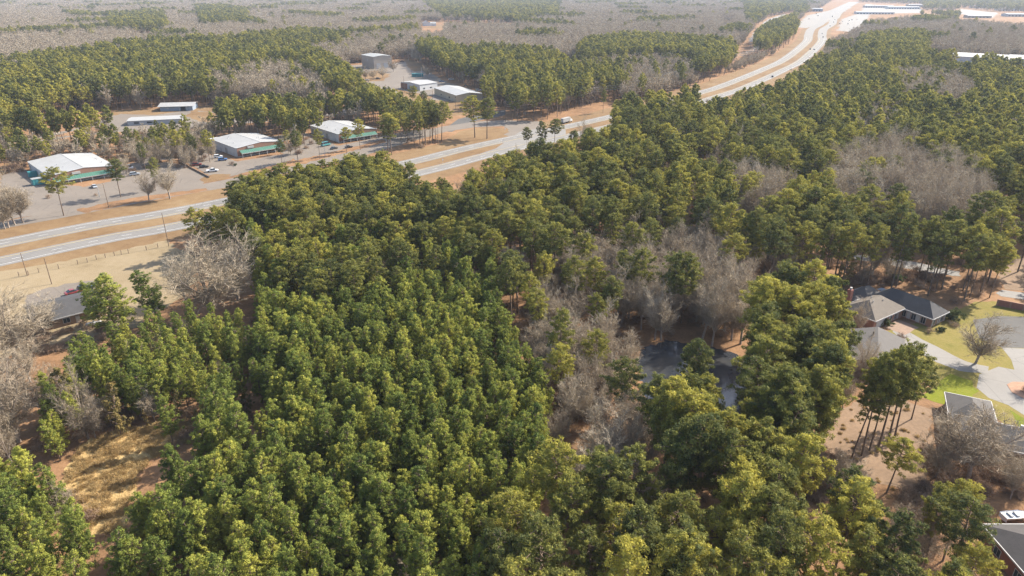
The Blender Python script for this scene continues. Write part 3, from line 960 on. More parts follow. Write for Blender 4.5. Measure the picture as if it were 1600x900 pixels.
def vehicle(kind, colour, px, py, rz, label, group, at=None, cat=None):
    if kind not in CARCACHE:
        b, gl, rf, wh, li = car_meshes(kind)
        CARCACHE[kind] = (b, gl.mesh('glass', M['glass']), rf, [x.mesh('wheel', M['black']) for x in wh], [x.mesh('headlight', M['trim']) for x in li], {})
    b, gl, rf, wh, li, painted = CARCACHE[kind]
    if colour not in painted:
        painted[colour] = (b.mesh('body', CARP[colour]), rf.mesh('roof', CARP[colour]))
    p = at or g(px, py)
    t = empty({'sedan': 'sedan', 'suv': 'suv', 'pickup': 'pickup_truck', 'van': 'van'}[kind], (p[0], p[1], .09), rz, label, cat or {'sedan': 'car', 'suv': 'car', 'pickup': 'pickup', 'van': 'van'}[kind], group)
    bo = link('body', painted[colour][0], t)
    md = bo.modifiers.new('bevel', 'BEVEL'); md.width = .12; md.segments = 2
    link('glass', gl, t); link('roof', painted[colour][1], t)
    for m_ in wh: link('wheel', m_, t)
    for m_ in li: link('headlight', m_, t)
    return t


PK = 'vehicles parked outside the warehouses'
HW = 'vehicles driving on the far highway'
road_a = math.radians(45)
vehicle('sedan', 'silver', 147.5, 293, 2.3, 'silver sedan parked at the front of the westernmost warehouse', PK)
vehicle('van', 'white', 199, 265, .4, 'white van at the right end of the westernmost warehouse', PK)
vehicle('suv', 'silver', 211, 274, .5, 'silver car parked in front of the white van', PK)
vehicle('suv', 'maroon', 308, 259, .35, 'maroon suv parked beside the storage container', PK)
vehicle('sedan', 'black', 319, 262, .35, 'black sedan next to the maroon suv', PK)
vehicle('pickup', 'white', 332, 268.5, .35, 'white pickup nearest the timber retaining wall', PK)
vehicle('suv', 'white', 341, 246.5, .4, 'white suv in the shade of the middle warehouse', PK)
vehicle('suv', 'blue', 348, 251, .4, 'blue suv in the shade of the middle warehouse', PK)
vehicle('sedan', 'black', 545, 231, .6, 'black sedan at the front of the eastern warehouse', PK)
vehicle('van', 'teal', 509, 228, .9, 'teal van in the shade beside the eastern warehouse', PK)
vehicle('sedan', 'black', 522, 233, .9, 'black car under the roadside pines by the eastern warehouse', PK)
vehicle('sedan', 'white', 650, 195.5, .7, 'white car parked right of the eastern warehouse', PK)
vehicle('suv', 'silver', 657, 194, .7, 'silver suv parked furthest right of the eastern warehouse', PK)
YD = 'vehicles in the industrial yard'
vehicle('van', 'white', 646, 140, .6, 'white van outside the low white workshop', YD)
vehicle('sedan', 'white', 574, 126, .3, 'white car left of the yard entrance', YD)
vehicle('suv', 'black', 591, 124, .3, 'black suv under the bare yard trees', YD)
vehicle('pickup', 'black', 628, 97, .5, 'black truck on the pale slope beside the tall building', YD)
vehicle('sedan', 'blue', 690, 128, .2, 'blue car behind the beige building', YD)
vehicle('pickup', 'white', 705, 125, .2, 'white pickup at the edge of the dark pines', YD)
vehicle('sedan', 'black', 728, 135, .2, 'black car in the shade of the yard pines', YD)
vehicle('suv', 'white', 748, 142, .2, 'white suv beyond the beige building', YD)
vehicle('sedan', 'red', 115, 459, .8, 'red car on the drive behind the charcoal-roofed house', 'cars at the western house')
vehicle('suv', 'black', 135, 453, .8, 'black suv on the drive behind the charcoal-roofed house', 'cars at the western house')
vehicle('pickup', 'navy', 1321.5, 536, 2.0, 'dark blue pickup at the left side of the detached garage', None)
fa = math.atan2(1737 - 1345, 745 - 560)
for px, py, col_, k_, lab in [(1266, 77.5, 'black', 'suv', 'left one of two dark cars side by side on the far highway'), (1272, 78, 'navy', 'sedan', 'right one of two dark cars side by side on the far highway'),
                              (1286, 58.5, 'black', 'suv', 'dark car on the far curve, nearer of the pair'), (1284.5, 53, 'grey', 'sedan', 'grey car on the far curve, further of the pair'),
                              (1297, 41, 'black', 'sedan', 'dark car just below the far junction'), (1302.5, 35, 'black', 'suv', 'dark suv at the far junction'), (1304.5, 31, 'navy', 'sedan', 'last dark car before the far town'),
                              (1207, 120.5, 'black', 'suv', 'black suv where the highway comes out of the pines')]:
    vehicle(k_, col_, px, py, fa, lab, HW)
for i, (px, py) in enumerate([(1312, 37), (1316, 34), (1327, 33), (1331, 31.5), (1339, 31), (1325, 38), (1278, 25), (1264, 30), (1276, 22)]):
    vehicle(['suv', 'sedan', 'van'][i % 3], ['white', 'silver', 'white', 'grey'][i % 4], px, py, random.uniform(0, 3), ['van', 'car'][i % 3 != 2] + ' parked in the far town ' + ['right of the junction', 'beside the pale store', 'at the edge of the bare wood', 'below the long white store', 'right of the other parked cars', 'nearest the bare wood', 'left of the highway', 'at the dirt entrance', 'behind the blue building'][i], 'vehicles parked in the far town')


def box_truck(px, py, rz, label, L=9.0):
    p = g(px, py)
    t = empty('box_truck', (p[0], p[1], .09), rz, label, 'truck')
    MB().box(-L / 2, L / 2 - 2.2, -1.2, 1.2, 1.0, 3.6).build('cargo_box', M['white_roof'], t, .05)
    MB().prism([(L / 2 - 2.1, -1.1), (L / 2, -1.1), (L / 2, 1.1), (L / 2 - 2.1, 1.1)], .6, [2.6, 1.9, 1.9, 2.6]).build('cab', CARP['white'], t, .08)
    MB().box(L / 2 - .45, L / 2 + .02, -.95, .95, 1.35, 1.85).build('windscreen', M['glass'], t)
    MB().box(-L / 2, L / 2 - .3, -.5, .5, .6, .98).build('chassis', M['black'], t)
    for x in (-L / 2 + 1.2, -L / 2 + 2.4, L / 2 - 1.2):
        for s in (-1, 1):
            w_ = MB(); lathe_wheel(w_, x, s * 1.0, .5, .3); w_.build('wheel', M['black'], t)


box_truck(885, 192, math.radians(51), 'white box truck on the highway beyond the central pines', 11)
box_truck(1300.5, 26.5, fa, 'white truck at the far town junction')
# white boat on the ground by the bottom right house
p = g(1586, 812)
t = empty('boat', (p[0], p[1], 0), .1, 'white boat with dark canopy frame behind the maroon house', 'boat')
mb = MB()
st = [(-2.6, .95, .3), (-1, 1.05, .3), (1, 1.0, .35), (2.2, .55, .5), (2.9, .05, .75)]
for i in range(len(st) - 1):
    (xa, wa_, za), (xb, wb_, zb) = st[i], st[i + 1]
    for s in (-1, 1):
        q = [(xa, s * wa_, 1.25), (xb, s * wb_, 1.3), (xb, s * wb_ * .4, zb), (xa, s * wa_ * .4, za)]
        mb.poly(q if s < 0 else q[::-1])
    mb.poly([(xa, -wa_ * .4, za), (xb, -wb_ * .4, zb), (xb, wb_ * .4, zb), (xa, wa_ * .4, za)])
    mb.poly([(xa, -wa_ * .85, 1.15), (xa, wa_ * .85, 1.15), (xb, wb_ * .85, 1.15), (xb, -wb_ * .85, 1.15)])
mb.build('hull', CARP['white'], t)
MB().box(-2.62, -2.55, -.9, .9, .4, 1.25).build('transom', CARP['white'], t)
for x in (-1.6, -.4): MB().box(x, x + .5, -.6, .6, 1.16, 1.45).build('seat', M['grey_metal'], t)
MB().box(-1.2, -.6, -.1, .1, 0, .32).build('stand', M['black'], t); MB().box(1.0, 1.5, -.1, .1, 0, .36).build('stand', M['black'], t)


# ------------------------------------------------------------------ poles, wires, fence
def pole(px, py, h, label, arms=0, r=.15, at=None, group='wooden utility poles', arm_rz=0.0, name='utility_pole', mat='pole'):
    p = at or g(px, py)
    t = empty(name, (p[0], p[1], 0), arm_rz, label, 'pole', group)
    MB().tube((0, 0, 0), (0, 0, h), r, r * .65, 8).build('shaft', M[mat], t)
    for i in range(arms):
        z = h - .4 - 1.5 * i
        a = MB().box(-.06, .06, -1.6, 1.6, z - .08, z + .08).build('crossarm', M['pole'], t)
        for y in (-1.45, 0.35, 1.45): MB().tube((0, y, z + .08), (0, y, z + .3), .06, .04, 6).build('insulator', M['steel'], a)
    return t


pole(43, 431, 8.0, 'wooden pole at the fence, furthest left in the western field')
pole(81, 444, 9.0, 'wooden pole in the western field just above the charcoal-roofed house')
pole(264, 385, 12.8, 'tall wooden pole beside the big bare tree at the highway edge')
pole(170, 324, 10.5, 'wooden pole in front of the westernmost warehouse', 1)
pole(156, 308, 4.5, 'short lamp post in the westernmost lot', name='lamp_post', mat='steel', group=None)
pole(302, 258, 5.5, 'lamp post beside the storage container', name='lamp_post', mat='steel', group=None)
pole(508, 245, 8.5, 'pale lamp post among the pines by the eastern warehouse', name='lamp_post', mat='steel', group=None)
pole(447, 271, 7.0, 'thin pole under the roadside pines by the middle warehouse', r=.1)
pole(632, 145, 14, 'pole in front of the low white workshop', 1)
pole(659, 121, 10, 'pale pole at the edge of the dark pines behind the yard', mat='steel')
pole(676, 155, 10, 'pole at the corner of the beige building', 1)
pole(712, 170, 7, 'pole on the dry bank below the beige building')
pole(638, 95, 12, 'pole on the slope beside the tall building', mat='steel')
# transmission line along the highway's north side
pts = [(-4.5, 482.2), (61.9, 550.3)]
for yy in (640, 735, 830, 930):
    i = int(np.argmin(abs(CL[:, 1] - yy + 20)))
    q = CL[i] - CN[i] * 47
    pts.append((q[0], q[1]))
pd = []
labs = ['power pole at the highway junction, start of the wires', 'power pole against the dark pines behind the highway', 'third power pole along the highway', 'fourth power pole along the highway', 'fifth power pole along the highway', 'last power pole in view along the highway']
for i, p in enumerate(pts):
    q = pts[min(i + 1, len(pts) - 1)]
    o = pts[max(i - 1, 0)]
    rz = math.atan2(q[1] - o[1], q[0] - o[0])
    pole(0, 0, 13.5, labs[i], 3, .2, at=p, group='power poles along the highway', arm_rz=rz)
    pd.append((p, rz))
t = empty('power_line', (pts[0][0], pts[0][1], 0), 0, 'sagging power wires strung along the highway pole row', 'wires')
for i in range(len(pd) - 1):
    (a, ra), (b, rb) = pd[i], pd[i + 1]
    for lev in range(3):
        for y in (-1.45, 1.45):
            z = 13.5 - .4 - 1.5 * lev + .3
            A = np.array([a[0] - math.sin(ra) * y, a[1] + math.cos(ra) * y, z])
            B = np.array([b[0] - math.sin(rb) * y, b[1] + math.cos(rb) * y, z])
            mb = MB()
            seg = 8
            P_ = [A + (B - A) * s - np.array([0, 0, 7.2 * s * (1 - s)]) for s in np.linspace(0, 1, seg + 1)]
            for s in range(seg): mb.tube(P_[s] - np.array([pts[0][0], pts[0][1], 0]), P_[s + 1] - np.array([pts[0][0], pts[0][1], 0]), .075, .075, 3)
            mb.build('wire', M['wire'], t)
fp = gp((30, 432), (45, 430), (61, 426), (92, 420), (122, 413), (137, 410), (151, 406), (165, 403), (179, 400), (190, 398), (201, 396), (229, 391), (247, 387))
t = empty('field_fence', (fp[0][0], fp[0][1], 0), 0, 'post and wire fence across the pale western field', 'fence')
o0 = np.array(fp[0])
for p in fp:
    q = np.array(p) - o0
    MB().tube((q[0], q[1], 0), (q[0] + .05, q[1], 1.7), .13, .12, 7).build('post', M['fencewood'], t)
for z in (.5, 1.0, 1.4):
    mb = MB()
    for i in range(len(fp) - 1):
        a, b = np.array(fp[i]) - o0, np.array(fp[i + 1]) - o0
        mb.tube((a[0], a[1], z), (b[0], b[1], z), .02, .02, 3)
    mb.build('wire', M['fencewood'], t)
# highway signs
for px, py, h, lab in [(789, 206, 2.6, 'small road sign on the grass island at the junction'), (692, 255, 2.4, 'small marker sign in the median by the central pines'), (786, 224, 2.4, 'pair of small signs in the median near the junction')]:
    p = g(px, py)
    t = empty('road_sign', (p[0], p[1], 0), .8, lab, 'sign')
    MB().tube((0, 0, 0), (0, 0, h), .05, .05, 6).build('post', M['steel'], t)
    MB().box(-.4, .4, -.08, -.055, h - .9, h).build('sign_panel', M['grey_metal'], t)

# ------------------------------------------------------------------ trees
def cards(centres, radii, n, size, r_, flat=.8, tint=None, out=None):
    """leaf-sized triangles spread over the surface of many small clumps"""
    C_, R_ = np.repeat(centres, n, 0), np.repeat(radii, n)
    N = len(C_)
    d = r_.normal(size=(N, 3)); d[:, 2] += .35
    d /= np.linalg.norm(d, axis=1)[:, None]
    pos = C_ + d * (R_ * r_.uniform(.55, 1.05, N))[:, None] * np.array([1, 1, flat])
    nn = d * .9 + r_.normal(size=(N, 3)) * .42
    if out is not None: nn += np.repeat(out, n, 0) * .35
    nn /= np.linalg.norm(nn, axis=1)[:, None]
    a = np.cross(nn, r_.normal(size=(N, 3))); a /= np.linalg.norm(a, axis=1)[:, None]
    b = np.cross(nn, a)
    L = size * r_.uniform(.7, 1.3, N)[:, None]
    # about half are needle sprays that point outwards
    sp = r_.random(N) < .5
    a2 = d + r_.normal(size=(N, 3)) * .45 + np.array([0, 0, .25]); a2 /= np.linalg.norm(a2, axis=1)[:, None]
    b2 = np.cross(a2, r_.normal(size=(N, 3))); b2 /= np.linalg.norm(b2, axis=1)[:, None]
    a = np.where(sp[:, None], a2 * 1.35, a); b = np.where(sp[:, None], b2 * .75, b)
    v = np.stack([pos + a * L, pos - a * L * .6 + b * L * .5, pos - a * L * .6 - b * L * .5], 1).reshape(-1, 3)
    f = np.arange(3 * N).reshape(-1, 3)
    t = np.repeat(tint if tint is not None else r_.uniform(.15, .85, len(centres)), n) + r_.normal(0, .13, N)
    return v, f, np.clip(t, 0, 1)


def tubes_np(segs, sides):
    """segs: (p0, p1, r0, r1) rows -> triangles"""
    V, F = [], []
    b = 0
    ang = np.arange(sides) * 2 * math.pi / sides
    for p0, p1, r0, r1 in segs:
        d = p1 - p0; l = np.linalg.norm(d)
        if l < 1e-6: continue
        d = d / l
        a = np.cross(d, [1, 0, 0] if abs(d[0]) < .8 else [0, 1, 0]); a /= np.linalg.norm(a)
        c = np.cross(d, a)
        ring = np.cos(ang)[:, None] * a + np.sin(ang)[:, None] * c
        V += [p0 + ring * r0, p1 + ring * r1]
        for k in range(sides):
            j = (k + 1) % sides
            F += [(b + k, b + j, b + sides + j), (b + k, b + sides + j, b + sides + k)]
        b += 2 * sides
    return np.concatenate(V), np.array(F)


def make_pine(seed, H, cb, R, nb, ncl, ncard, size, young=False, lod=False):
    r_ = np.random.default_rng(seed)
    # gently bent trunk
    bend = r_.normal(0, .35, 2)
    def tp(z):
        s = z / H
        return np.array([bend[0] * s * s * 2, bend[1] * s * s * 2, z])
    zs = np.linspace(0, H * .94, 4 if lod else 7)
    r0 = H * .011
    segs = [(tp(zs[i]), tp(zs[i + 1]), r0 * (1 - .85 * zs[i] / H), r0 * (1 - .85 * zs[i + 1] / H)) for i in range(len(zs) - 1)]
    cen, rad, out = [], [], []
    az = r_.uniform(0, 6.28)
    # a few big sectors are thinner or fuller so that the outline is uneven
    ph = r_.uniform(0, 6.28, 3)
    for i in range(nb):
        s = (i + r_.uniform(0, 1)) / nb                      # 0 at crown base, 1 at the top
        if r_.random() < .13 and s < .9: continue
        z = H * (cb + (1 - cb) * s * .97)
        az += 2.4 + r_.normal(0, .5)
        if young: prof = ((1 - s) ** .55 * .92 + .1) * (1 if s > .15 else .6 + 2.7 * s)
        else: prof = (math.sin(math.pi * min(1, .22 + .78 * s) ** 1.25) ** .8) * .95 + .14 if s > .12 else .55 + 2.2 * s
        lob = 1 + .22 * math.sin(2 * az + ph[0]) + .15 * math.sin(3 * az + ph[1] + 4 * s)
        L = R * prof * lob * r_.uniform(.75, 1.12)
        up = r_.uniform(.05, .45) if not young else r_.uniform(.25, .6)
        d = np.array([math.cos(az), math.sin(az), up]); d /= np.linalg.norm(d)
        base = tp(z)
        tip = base + d * L
        if not lod: segs.append((base, tip, .05 + .008 * L, .02))
        k = max(1, int(round(ncl * (L / R))))
        for j in range(k):
            q = (.35 + .65 * (j + r_.uniform(.3, 1)) / k)
            cen.append(base + d * L * q + r_.normal(0, .34, 3) * np.array([1, 1, .8]))
            rad.append((.34 + .36 * r_.random()) * R / 4.2 * (1.1 if not young else 1.0))
            o = d * np.array([1, 1, 0]) + np.array([0, 0, .6]); out.append(o / np.linalg.norm(o))
    for j in range(3):
        cen.append(tp(H * (.955 + .02 * j)) + r_.normal(0, .3 if not young else .12, 3)); rad.append((.65 if not young else .45) * R / 4.2); out.append(np.array([0, 0, 1.]))
    cen, rad, out = np.array(cen), np.array(rad), np.array(out)
    if lod: rad = rad * 1.15
    v, f, t = cards(cen, rad, ncard, size, r_, .72 if not young else .95, out=out)
    tv, tf = tubes_np(segs, 4 if lod else 5)
    return (tv, tf), (v, f, t)


def make_bare(seed, H, R, lod=False, fine=1.0):
    r_ = np.random.default_rng(seed)
    segs0, segs1, tw = [], [], []

    def rnd_dir(d, ang):
        a = np.cross(d, r_.normal(size=3)); a /= np.linalg.norm(a)
        q = d * math.cos(ang) + a * math.sin(ang)
        return q / np.linalg.norm(q)
    fork = H * r_.uniform(.08, .26)
    r0 = H * .0165
    top = np.array([r_.normal(0, .2), r_.normal(0, .2), fork])
    segs0.append((np.zeros(3), top, r0, r0 * .8))
    nl = 6 if lod else 8
    for i in range(nl):
        az = 6.283 * i / nl + r_.normal(0, .3)
        el = r_.uniform(.75, 1.25) if i else 1.5
        d = np.array([math.cos(az) * math.cos(el), math.sin(az) * math.cos(el), math.sin(el)])
        # limb length reaches the rounded crown outline
        L = 1 / math.sqrt((math.cos(el) / R) ** 2 + (math.sin(el) / (H - fork)) ** 2) * r_.uniform(.82, 1.0)
        p = top - np.array([0, 0, r_.uniform(0, fork * .3)])
        n = 4
        pr = p
        for k in range(n):
            d = rnd_dir(d, .14); d[2] += .07; d /= np.linalg.norm(d)
            q = pr + d * L / n
            rr = r0 * .48 * (1 - k / n * .8)
            segs0.append((pr, q, rr, r0 * .48 * (1 - (k + 1) / n * .8)))
            nbq = (3 if lod else 4)
            for b in range(nbq):
                s = r_.random()
                bp = pr + (q - pr) * s
                bd = rnd_dir(d, r_.uniform(.45, .95)); bd[2] += .15; bd /= np.linalg.norm(bd)
                bl = L * (.42 - .06 * k) * r_.uniform(.6, 1.1)
                bm_ = bp + bd * bl * .5
                bd2 = rnd_dir(bd, .2); bd2[2] += .12; bd2 /= np.linalg.norm(bd2)
                be = bm_ + bd2 * bl * .5
                segs1 += [(bp, bm_, rr * .42, rr * .28), (bm_, be, rr * .28, .018)]
                for c in range(5 if lod else int(13 * fine)):
                    s2 = r_.uniform(.1, 1)
                    cp = bp + (bm_ - bp) * (s2 * 2) if s2 < .5 else bm_ + (be - bm_) * (s2 * 2 - 1)
                    cdv = rnd_dir(bd2, r_.uniform(.35, .9)); cdv[2] += .12; cdv /= np.linalg.norm(cdv)
                    cl = r_.uniform(.9, 2.0) * H / 17
                    tw.append((cp, cdv, cl))
                    for e in range(3 if lod else int(5 * fine)):
                        s3 = r_.uniform(.2, .95)
                        tw.append((cp + cdv * cl * s3, rnd_dir(cdv, r_.uniform(.35, .9)), cl * r_.uniform(.35, .65)))
            pr = q
    P = np.array([t[0] for t in tw]); D = np.array([t[1] for t in tw]); Ls = np.array([t[2] for t in tw])
    W = (.028 if not lod else .15) * (.6 + .4 * Ls)
    a = np.cross(D, r_.normal(size=D.shape)); a /= np.linalg.norm(a, axis=1)[:, None]
    v = np.stack([P + a * W[:, None], P - a * W[:, None], P + D * Ls[:, None]], 1).reshape(-1, 3)
    f = np.arange(len(v)).reshape(-1, 3)
    t = np.repeat(r_.uniform(.2, .8), len(f)) + r_.normal(0, .12, len(f))
    tv, tf = tubes_np(segs0, 4 if lod else 6)
    bv, bf = tubes_np(segs1, 3)
    return (np.concatenate([tv]), tf), (np.concatenate([bv, v]), np.concatenate([bf, f + len(bv)]), np.concatenate([np.full(len(bf), .4), np.clip(t, 0, 1)]))


def make_bush(seed, H, R, n, kind):
    r_ = np.random.default_rng(seed)
    cen = r_.normal(size=(n, 3)) * np.array([R * .45, R * .45, H * .22]) + np.array([0, 0, H * .5])
    cen[:, 2] = np.clip(cen[:, 2], .25, H)
    segs = [(np.zeros(3), c, .05, .02) for c in cen[:10]]
    tv, tf = tubes_np(segs, 3)
    if kind == 'brush':
        N = n * 14
        P = np.repeat(cen, 14, 0) + r_.normal(0, .2, (N, 3)); D = r_.normal(size=(N, 3)); D[:, 2] = abs(D[:, 2]) + .4
        D /= np.linalg.norm(D, axis=1)[:, None]
        P[:, 2] = np.clip(P[:, 2] - .4, .02, None)
        a = np.cross(D, r_.normal(size=D.shape)); a /= np.linalg.norm(a, axis=1)[:, None]
        v = np.stack([P + a * .03, P - a * .03, P + D * r_.uniform(.5, 1.2, N)[:, None]], 1).reshape(-1, 3)
        return (tv, tf), (v, np.arange(len(v)).reshape(-1, 3), np.clip(r_.normal(.5, .2, N), 0, 1))
    v, f, t = cards(cen, np.full(n, R * .28), 40, .2, r_)
    return (tv, tf), (v, f, t)


class Kind:
    """prototypes of one sort of tree: separate trunk/crown meshes for single trees, joined ones for the mass"""
    def __init__(s, name, H, crown, bark, near, far):
        s.name, s.H = name, H
        s.parts, s.coll = [], bpy.data.collections.new(name + '_kinds')
        s.near = len(near)
        s.far = len(far)
        for i, ((tv, tf), (cv, cf, ct)) in enumerate(near + far):
            if i < len(near):
                s.parts.append((mesh_np('trunk', tv, tf, [bark], smooth=True), mesh_np('crown', cv, cf, [crown], tint=ct)))
            v = np.concatenate([tv, cv]); f = np.concatenate([tf, cf + len(tv)])
            me = mesh_np('%s_kind_%02d' % (name, i), v, f, [crown, bark], np.concatenate([np.ones(len(tf)), np.zeros(len(cf))]), tint=np.concatenate([np.full(len(tf), .5), ct]))
            o = bpy.data.objects.new('%s_kind_%02d' % (name, i), me)
            s.coll.objects.link(o)


PINE = Kind('pine', 24.0, M['pine'], M['bark'],
            [make_pine(10 + i, 24, random.uniform(.36, .56), random.uniform(3.5, 4.7), 64, 6.4, 40, .225) for i in range(12)],
            [make_pine(50 + i, 24, [.42, .48, .38, .45, .34][i], [4.3, 4.0, 4.6, 3.6, 4.2][i], 40, 4.0, 26, .52, lod=True) for i in range(5)])
YOUNG = Kind('young_pine', 14.0, M['young'], M['bark'],
             [make_pine(110 + i, 14, random.uniform(.12, .24), random.uniform(2.4, 3.1), 84, 5.4, 40, .15, True) for i in range(10)],
             [make_pine(150 + i, 14, .2, [2.9, 2.7][i], 26, 2.2, 22, .55, True, lod=True) for i in range(2)])
BARE = Kind('bare_tree', 17.0, M['twig'], M['greybark'],
            [make_bare(210 + i, 17, [5.2, 4.6, 6.0, 4.2, 5.6, 3.6, 5.0, 6.4][i], fine=.85) for i in range(8)],
            [make_bare(250 + i, 17, [4.8, 5.4, 4.2, 5.0][i], lod=True) for i in range(4)])
CEDAR = Kind('cedar', 10.0, M['cedar'], M['bark'],
             [make_pine(310 + i, 10, .05, [2.4, 2.1, 2.7][i], 46, 2.6, 46, .22, True) for i in range(3)], [])
BRUSH = Kind('brush', 2.2, M['brush'], M['greybark'], [make_bush(410 + i, 2.2, 1.6, 42, 'brush') for i in range(4)], [])
SHRUB = Kind('shrub', 2.4, M['evergreen'], M['bark'], [make_bush(510 + i, 2.4, 1.6, 44, 'leaf') for i in range(3)], [])
TUFT = Kind('dead_grass', 1.2, M['deadgrass'], M['greybark'], [make_bush(610 + i, 1.2, 1.3, 40, 'brush') for i in range(3)], [])
KINDS_ = dict(pine=PINE, young=YOUNG, bare=BARE, cedar=CEDAR, brush=BRUSH, shrub=SHRUB)


def inpoly(px, py, poly):
    c = np.zeros(len(px), bool)
    n = len(poly)
    for i in range(n):
        x0, y0 = poly[i]; x1, y1 = poly[(i + 1) % n]
        if y0 == y1: continue
        hit = ((y0 > py) != (y1 > py)) & (px < (x1 - x0) * (py - y0) / (y1 - y0) + x0)
        c ^= hit
    return c


# where each sort of wood stands: outline of its canopy as seen in the photograph,
# mix of kinds, spacing (m), height range per kind
REG = []


def region(name, poly, mix, spacing, H=None, jit=.42):
    REG.append((name, poly, mix, spacing, H or {}, jit))


P_, Y_, B_, C_ = 'pine', 'young', 'bare', 'cedar'
# --- east of the planted block, foreground right
region('pond shore', [(1000, 470), (1190, 470), (1195, 505), (1160, 560), (1060, 528), (1005, 536)], {B_: 1}, 8.3, {B_: (13, 17)})
region('bare row by the garage', [(1300, 560), (1330, 560), (1340, 600), (1330, 640), (1298, 650)], {B_: 1}, 5, {B_: (9, 13)})
region('grove left of the brick house', [(1172, 500), (1200, 470), (1250, 462), (1312, 500), (1318, 560), (1305, 640), (1290, 690), (1195, 700), (1170, 600)], {P_: 1}, 5.4, {P_: (23, 27)})
region('yellow-lit pines in front of the pond', [(1012, 585), (1045, 545), (1095, 575), (1130, 620), (1180, 665), (1260, 740), (1270, 790), (1080, 790), (1040, 720), (1020, 640)], {P_: 1}, 5.6, {P_: (21, 26)})
region('wood at the bottom right', [(800, 790), (850, 740), (930, 735), (1010, 740), (1080, 790), (1270, 790), (1300, 775), (1400, 780), (1415, 900), (1430, 960), (760, 960)], {P_: .93, B_: .07}, 6.3, {P_: (19, 24), B_: (10, 13)})
region('corner pines', [(1445, 735), (1560, 735), (1575, 800), (1560, 900), (1540, 960), (1440, 960)], {P_: .9, B_: .1}, 6.4, {P_: (16, 21), B_: (10, 12)})
region('bare thicket by the pine corner', [(1400, 760), (1450, 740), (1450, 960), (1410, 960)], {B_: .8, P_: .2}, 6.5, {B_: (8, 12), P_: (9, 14)})
region('bare thicket below the pond', [(870, 660), (940, 625), (1020, 615), (1030, 700), (1010, 740), (900, 740)], {B_: 1}, 5.6, {B_: (12, 16)})
region('shaded strip along the planted block', [(750, 372), (790, 400), (800, 470), (826, 505), (862, 575), (908, 655), (900, 725), (866, 770), (850, 770), (884, 700), (886, 655), (838, 570), (800, 500), (772, 465), (778, 412)], {}, 9)
region('scrub east of the planted block', [(815, 470), (870, 480), (930, 470), (990, 520), (1010, 590), (1010, 640), (930, 640), (880, 640), (850, 590)], {B_: .9, P_: .1}, 6.1, {B_: (11, 15), P_: (16, 21)})
region('pines above the scrub', [(840, 420), (930, 405), (960, 440), (1000, 520), (940, 480), (850, 480)], {P_: .55, B_: .45}, 6.4, {P_: (15, 20), B_: (14, 17)})
region('grey crowns north of the pond', [(868, 372), (960, 352), (1010, 368), (1105, 345), (1175, 420), (1190, 470), (1140, 500), (1060, 480), (960, 440), (930, 405), (862, 420)], {B_: .93, P_: .07}, 5.8, {B_: (16, 20), P_: (20, 24)})
# --- the planted block
region('far end of the planted block', [(285, 352), (330, 345), (420, 345), (560, 352), (650, 348), (745, 372), (772, 405), (765, 440), (660, 430), (560, 470), (470, 480), (430, 470), (420, 440), (390, 380)], {Y_: .6, P_: .36, B_: .04}, 4.9, {Y_: (13, 17), P_: (16, 20), B_: (12, 15)}, .6)
region('dense planted block', [(285, 352), (330, 345), (420, 345), (560, 352), (650, 348), (745, 372), (778, 412), (772, 465), (800, 500), (838, 570), (888, 655), (880, 720), (842, 790), (800, 830), (740, 960), (400, 960), (420, 800), (440, 640), (410, 590), (440, 520), (420, 440), (390, 380)], {Y_: .985, B_: .015}, 3.55, {Y_: (12.0, 15.8), B_: (10, 13)}, .7)
region('young pines right of the clearing', [(125, 850), (190, 845), (200, 760), (230, 710), (300, 672), (350, 640), (440, 640), (420, 800), (400, 960), (125, 960)], {Y_: .97, B_: .03}, 4.6, {Y_: (13, 17), B_: (8, 10)})
region('young pines at the lower left corner', [(-80, 720), (60, 735), (135, 780), (130, 850), (130, 960), (-80, 960)], {Y_: 1}, 4.7, {Y_: (12, 16)})
region('thicket left of the clearing', [(60, 660), (130, 660), (130, 730), (60, 740), (-40, 720), (-40, 690)], {Y_: .8, B_: .2}, 5.2, {Y_: (8, 12), B_: (8, 11)})
region('mixed wood above the clearing', [(70, 560), (150, 510), (230, 490), (300, 480), (400, 490), (410, 590), (345, 640), (290, 645), (130, 655), (60, 650), (60, 600)], {Y_: .74, C_: .16, B_: .10}, 4.2, {Y_: (10, 14), C_: (6, 9), B_: (8, 11)})
region('bare trees at the left edge', [(-80, 470), (40, 470), (80, 530), (50, 600), (60, 690), (-80, 700)], {B_: .8, C_: .2}, 10.5, {B_: (12, 16), C_: (7, 9)})
region('planted block west rim', [(400, 380), (420, 440), (440, 520), (410, 590), (400, 490), (390, 430)], {Y_: .9, C_: .1}, 4.8, {Y_: (12, 16), C_: (7, 9)})
# --- between highway and block
region('tall row behind the eastbound lanes', [(360, 292), (400, 275), (480, 268), (520, 250), (560, 242), (625, 265), (690, 290), (722, 310), (722, 340), (650, 348), (560, 345), (400, 335), (365, 315)], {P_: 1}, 5.6, {P_: (18, 22)})
region('dark gap pines', [(722, 310), (770, 340), (790, 400), (800, 470), (775, 470), (778, 412), (745, 370), (722, 345)], {P_: 1}, 6.5, {P_: (19, 23)})
region('grey crowns in the central forest', [(1140, 285), (1180, 272), (1225, 285), (1235, 320), (1190, 335), (1140, 320)], {B_: .98, P_: .02}, 5.0, {B_: (19, 23), P_: (20, 23)})
region('bare wood in the eastern forest', [(1288, 262), (1330, 240), (1370, 240), (1400, 222), (1440, 240), (1480, 262), (1530, 290), (1540, 320), (1500, 352), (1420, 345), (1400, 310), (1310, 335), (1290, 300)], {B_: .94, P_: .06}, 5.0, {B_: (20, 24), P_: (20, 24)})
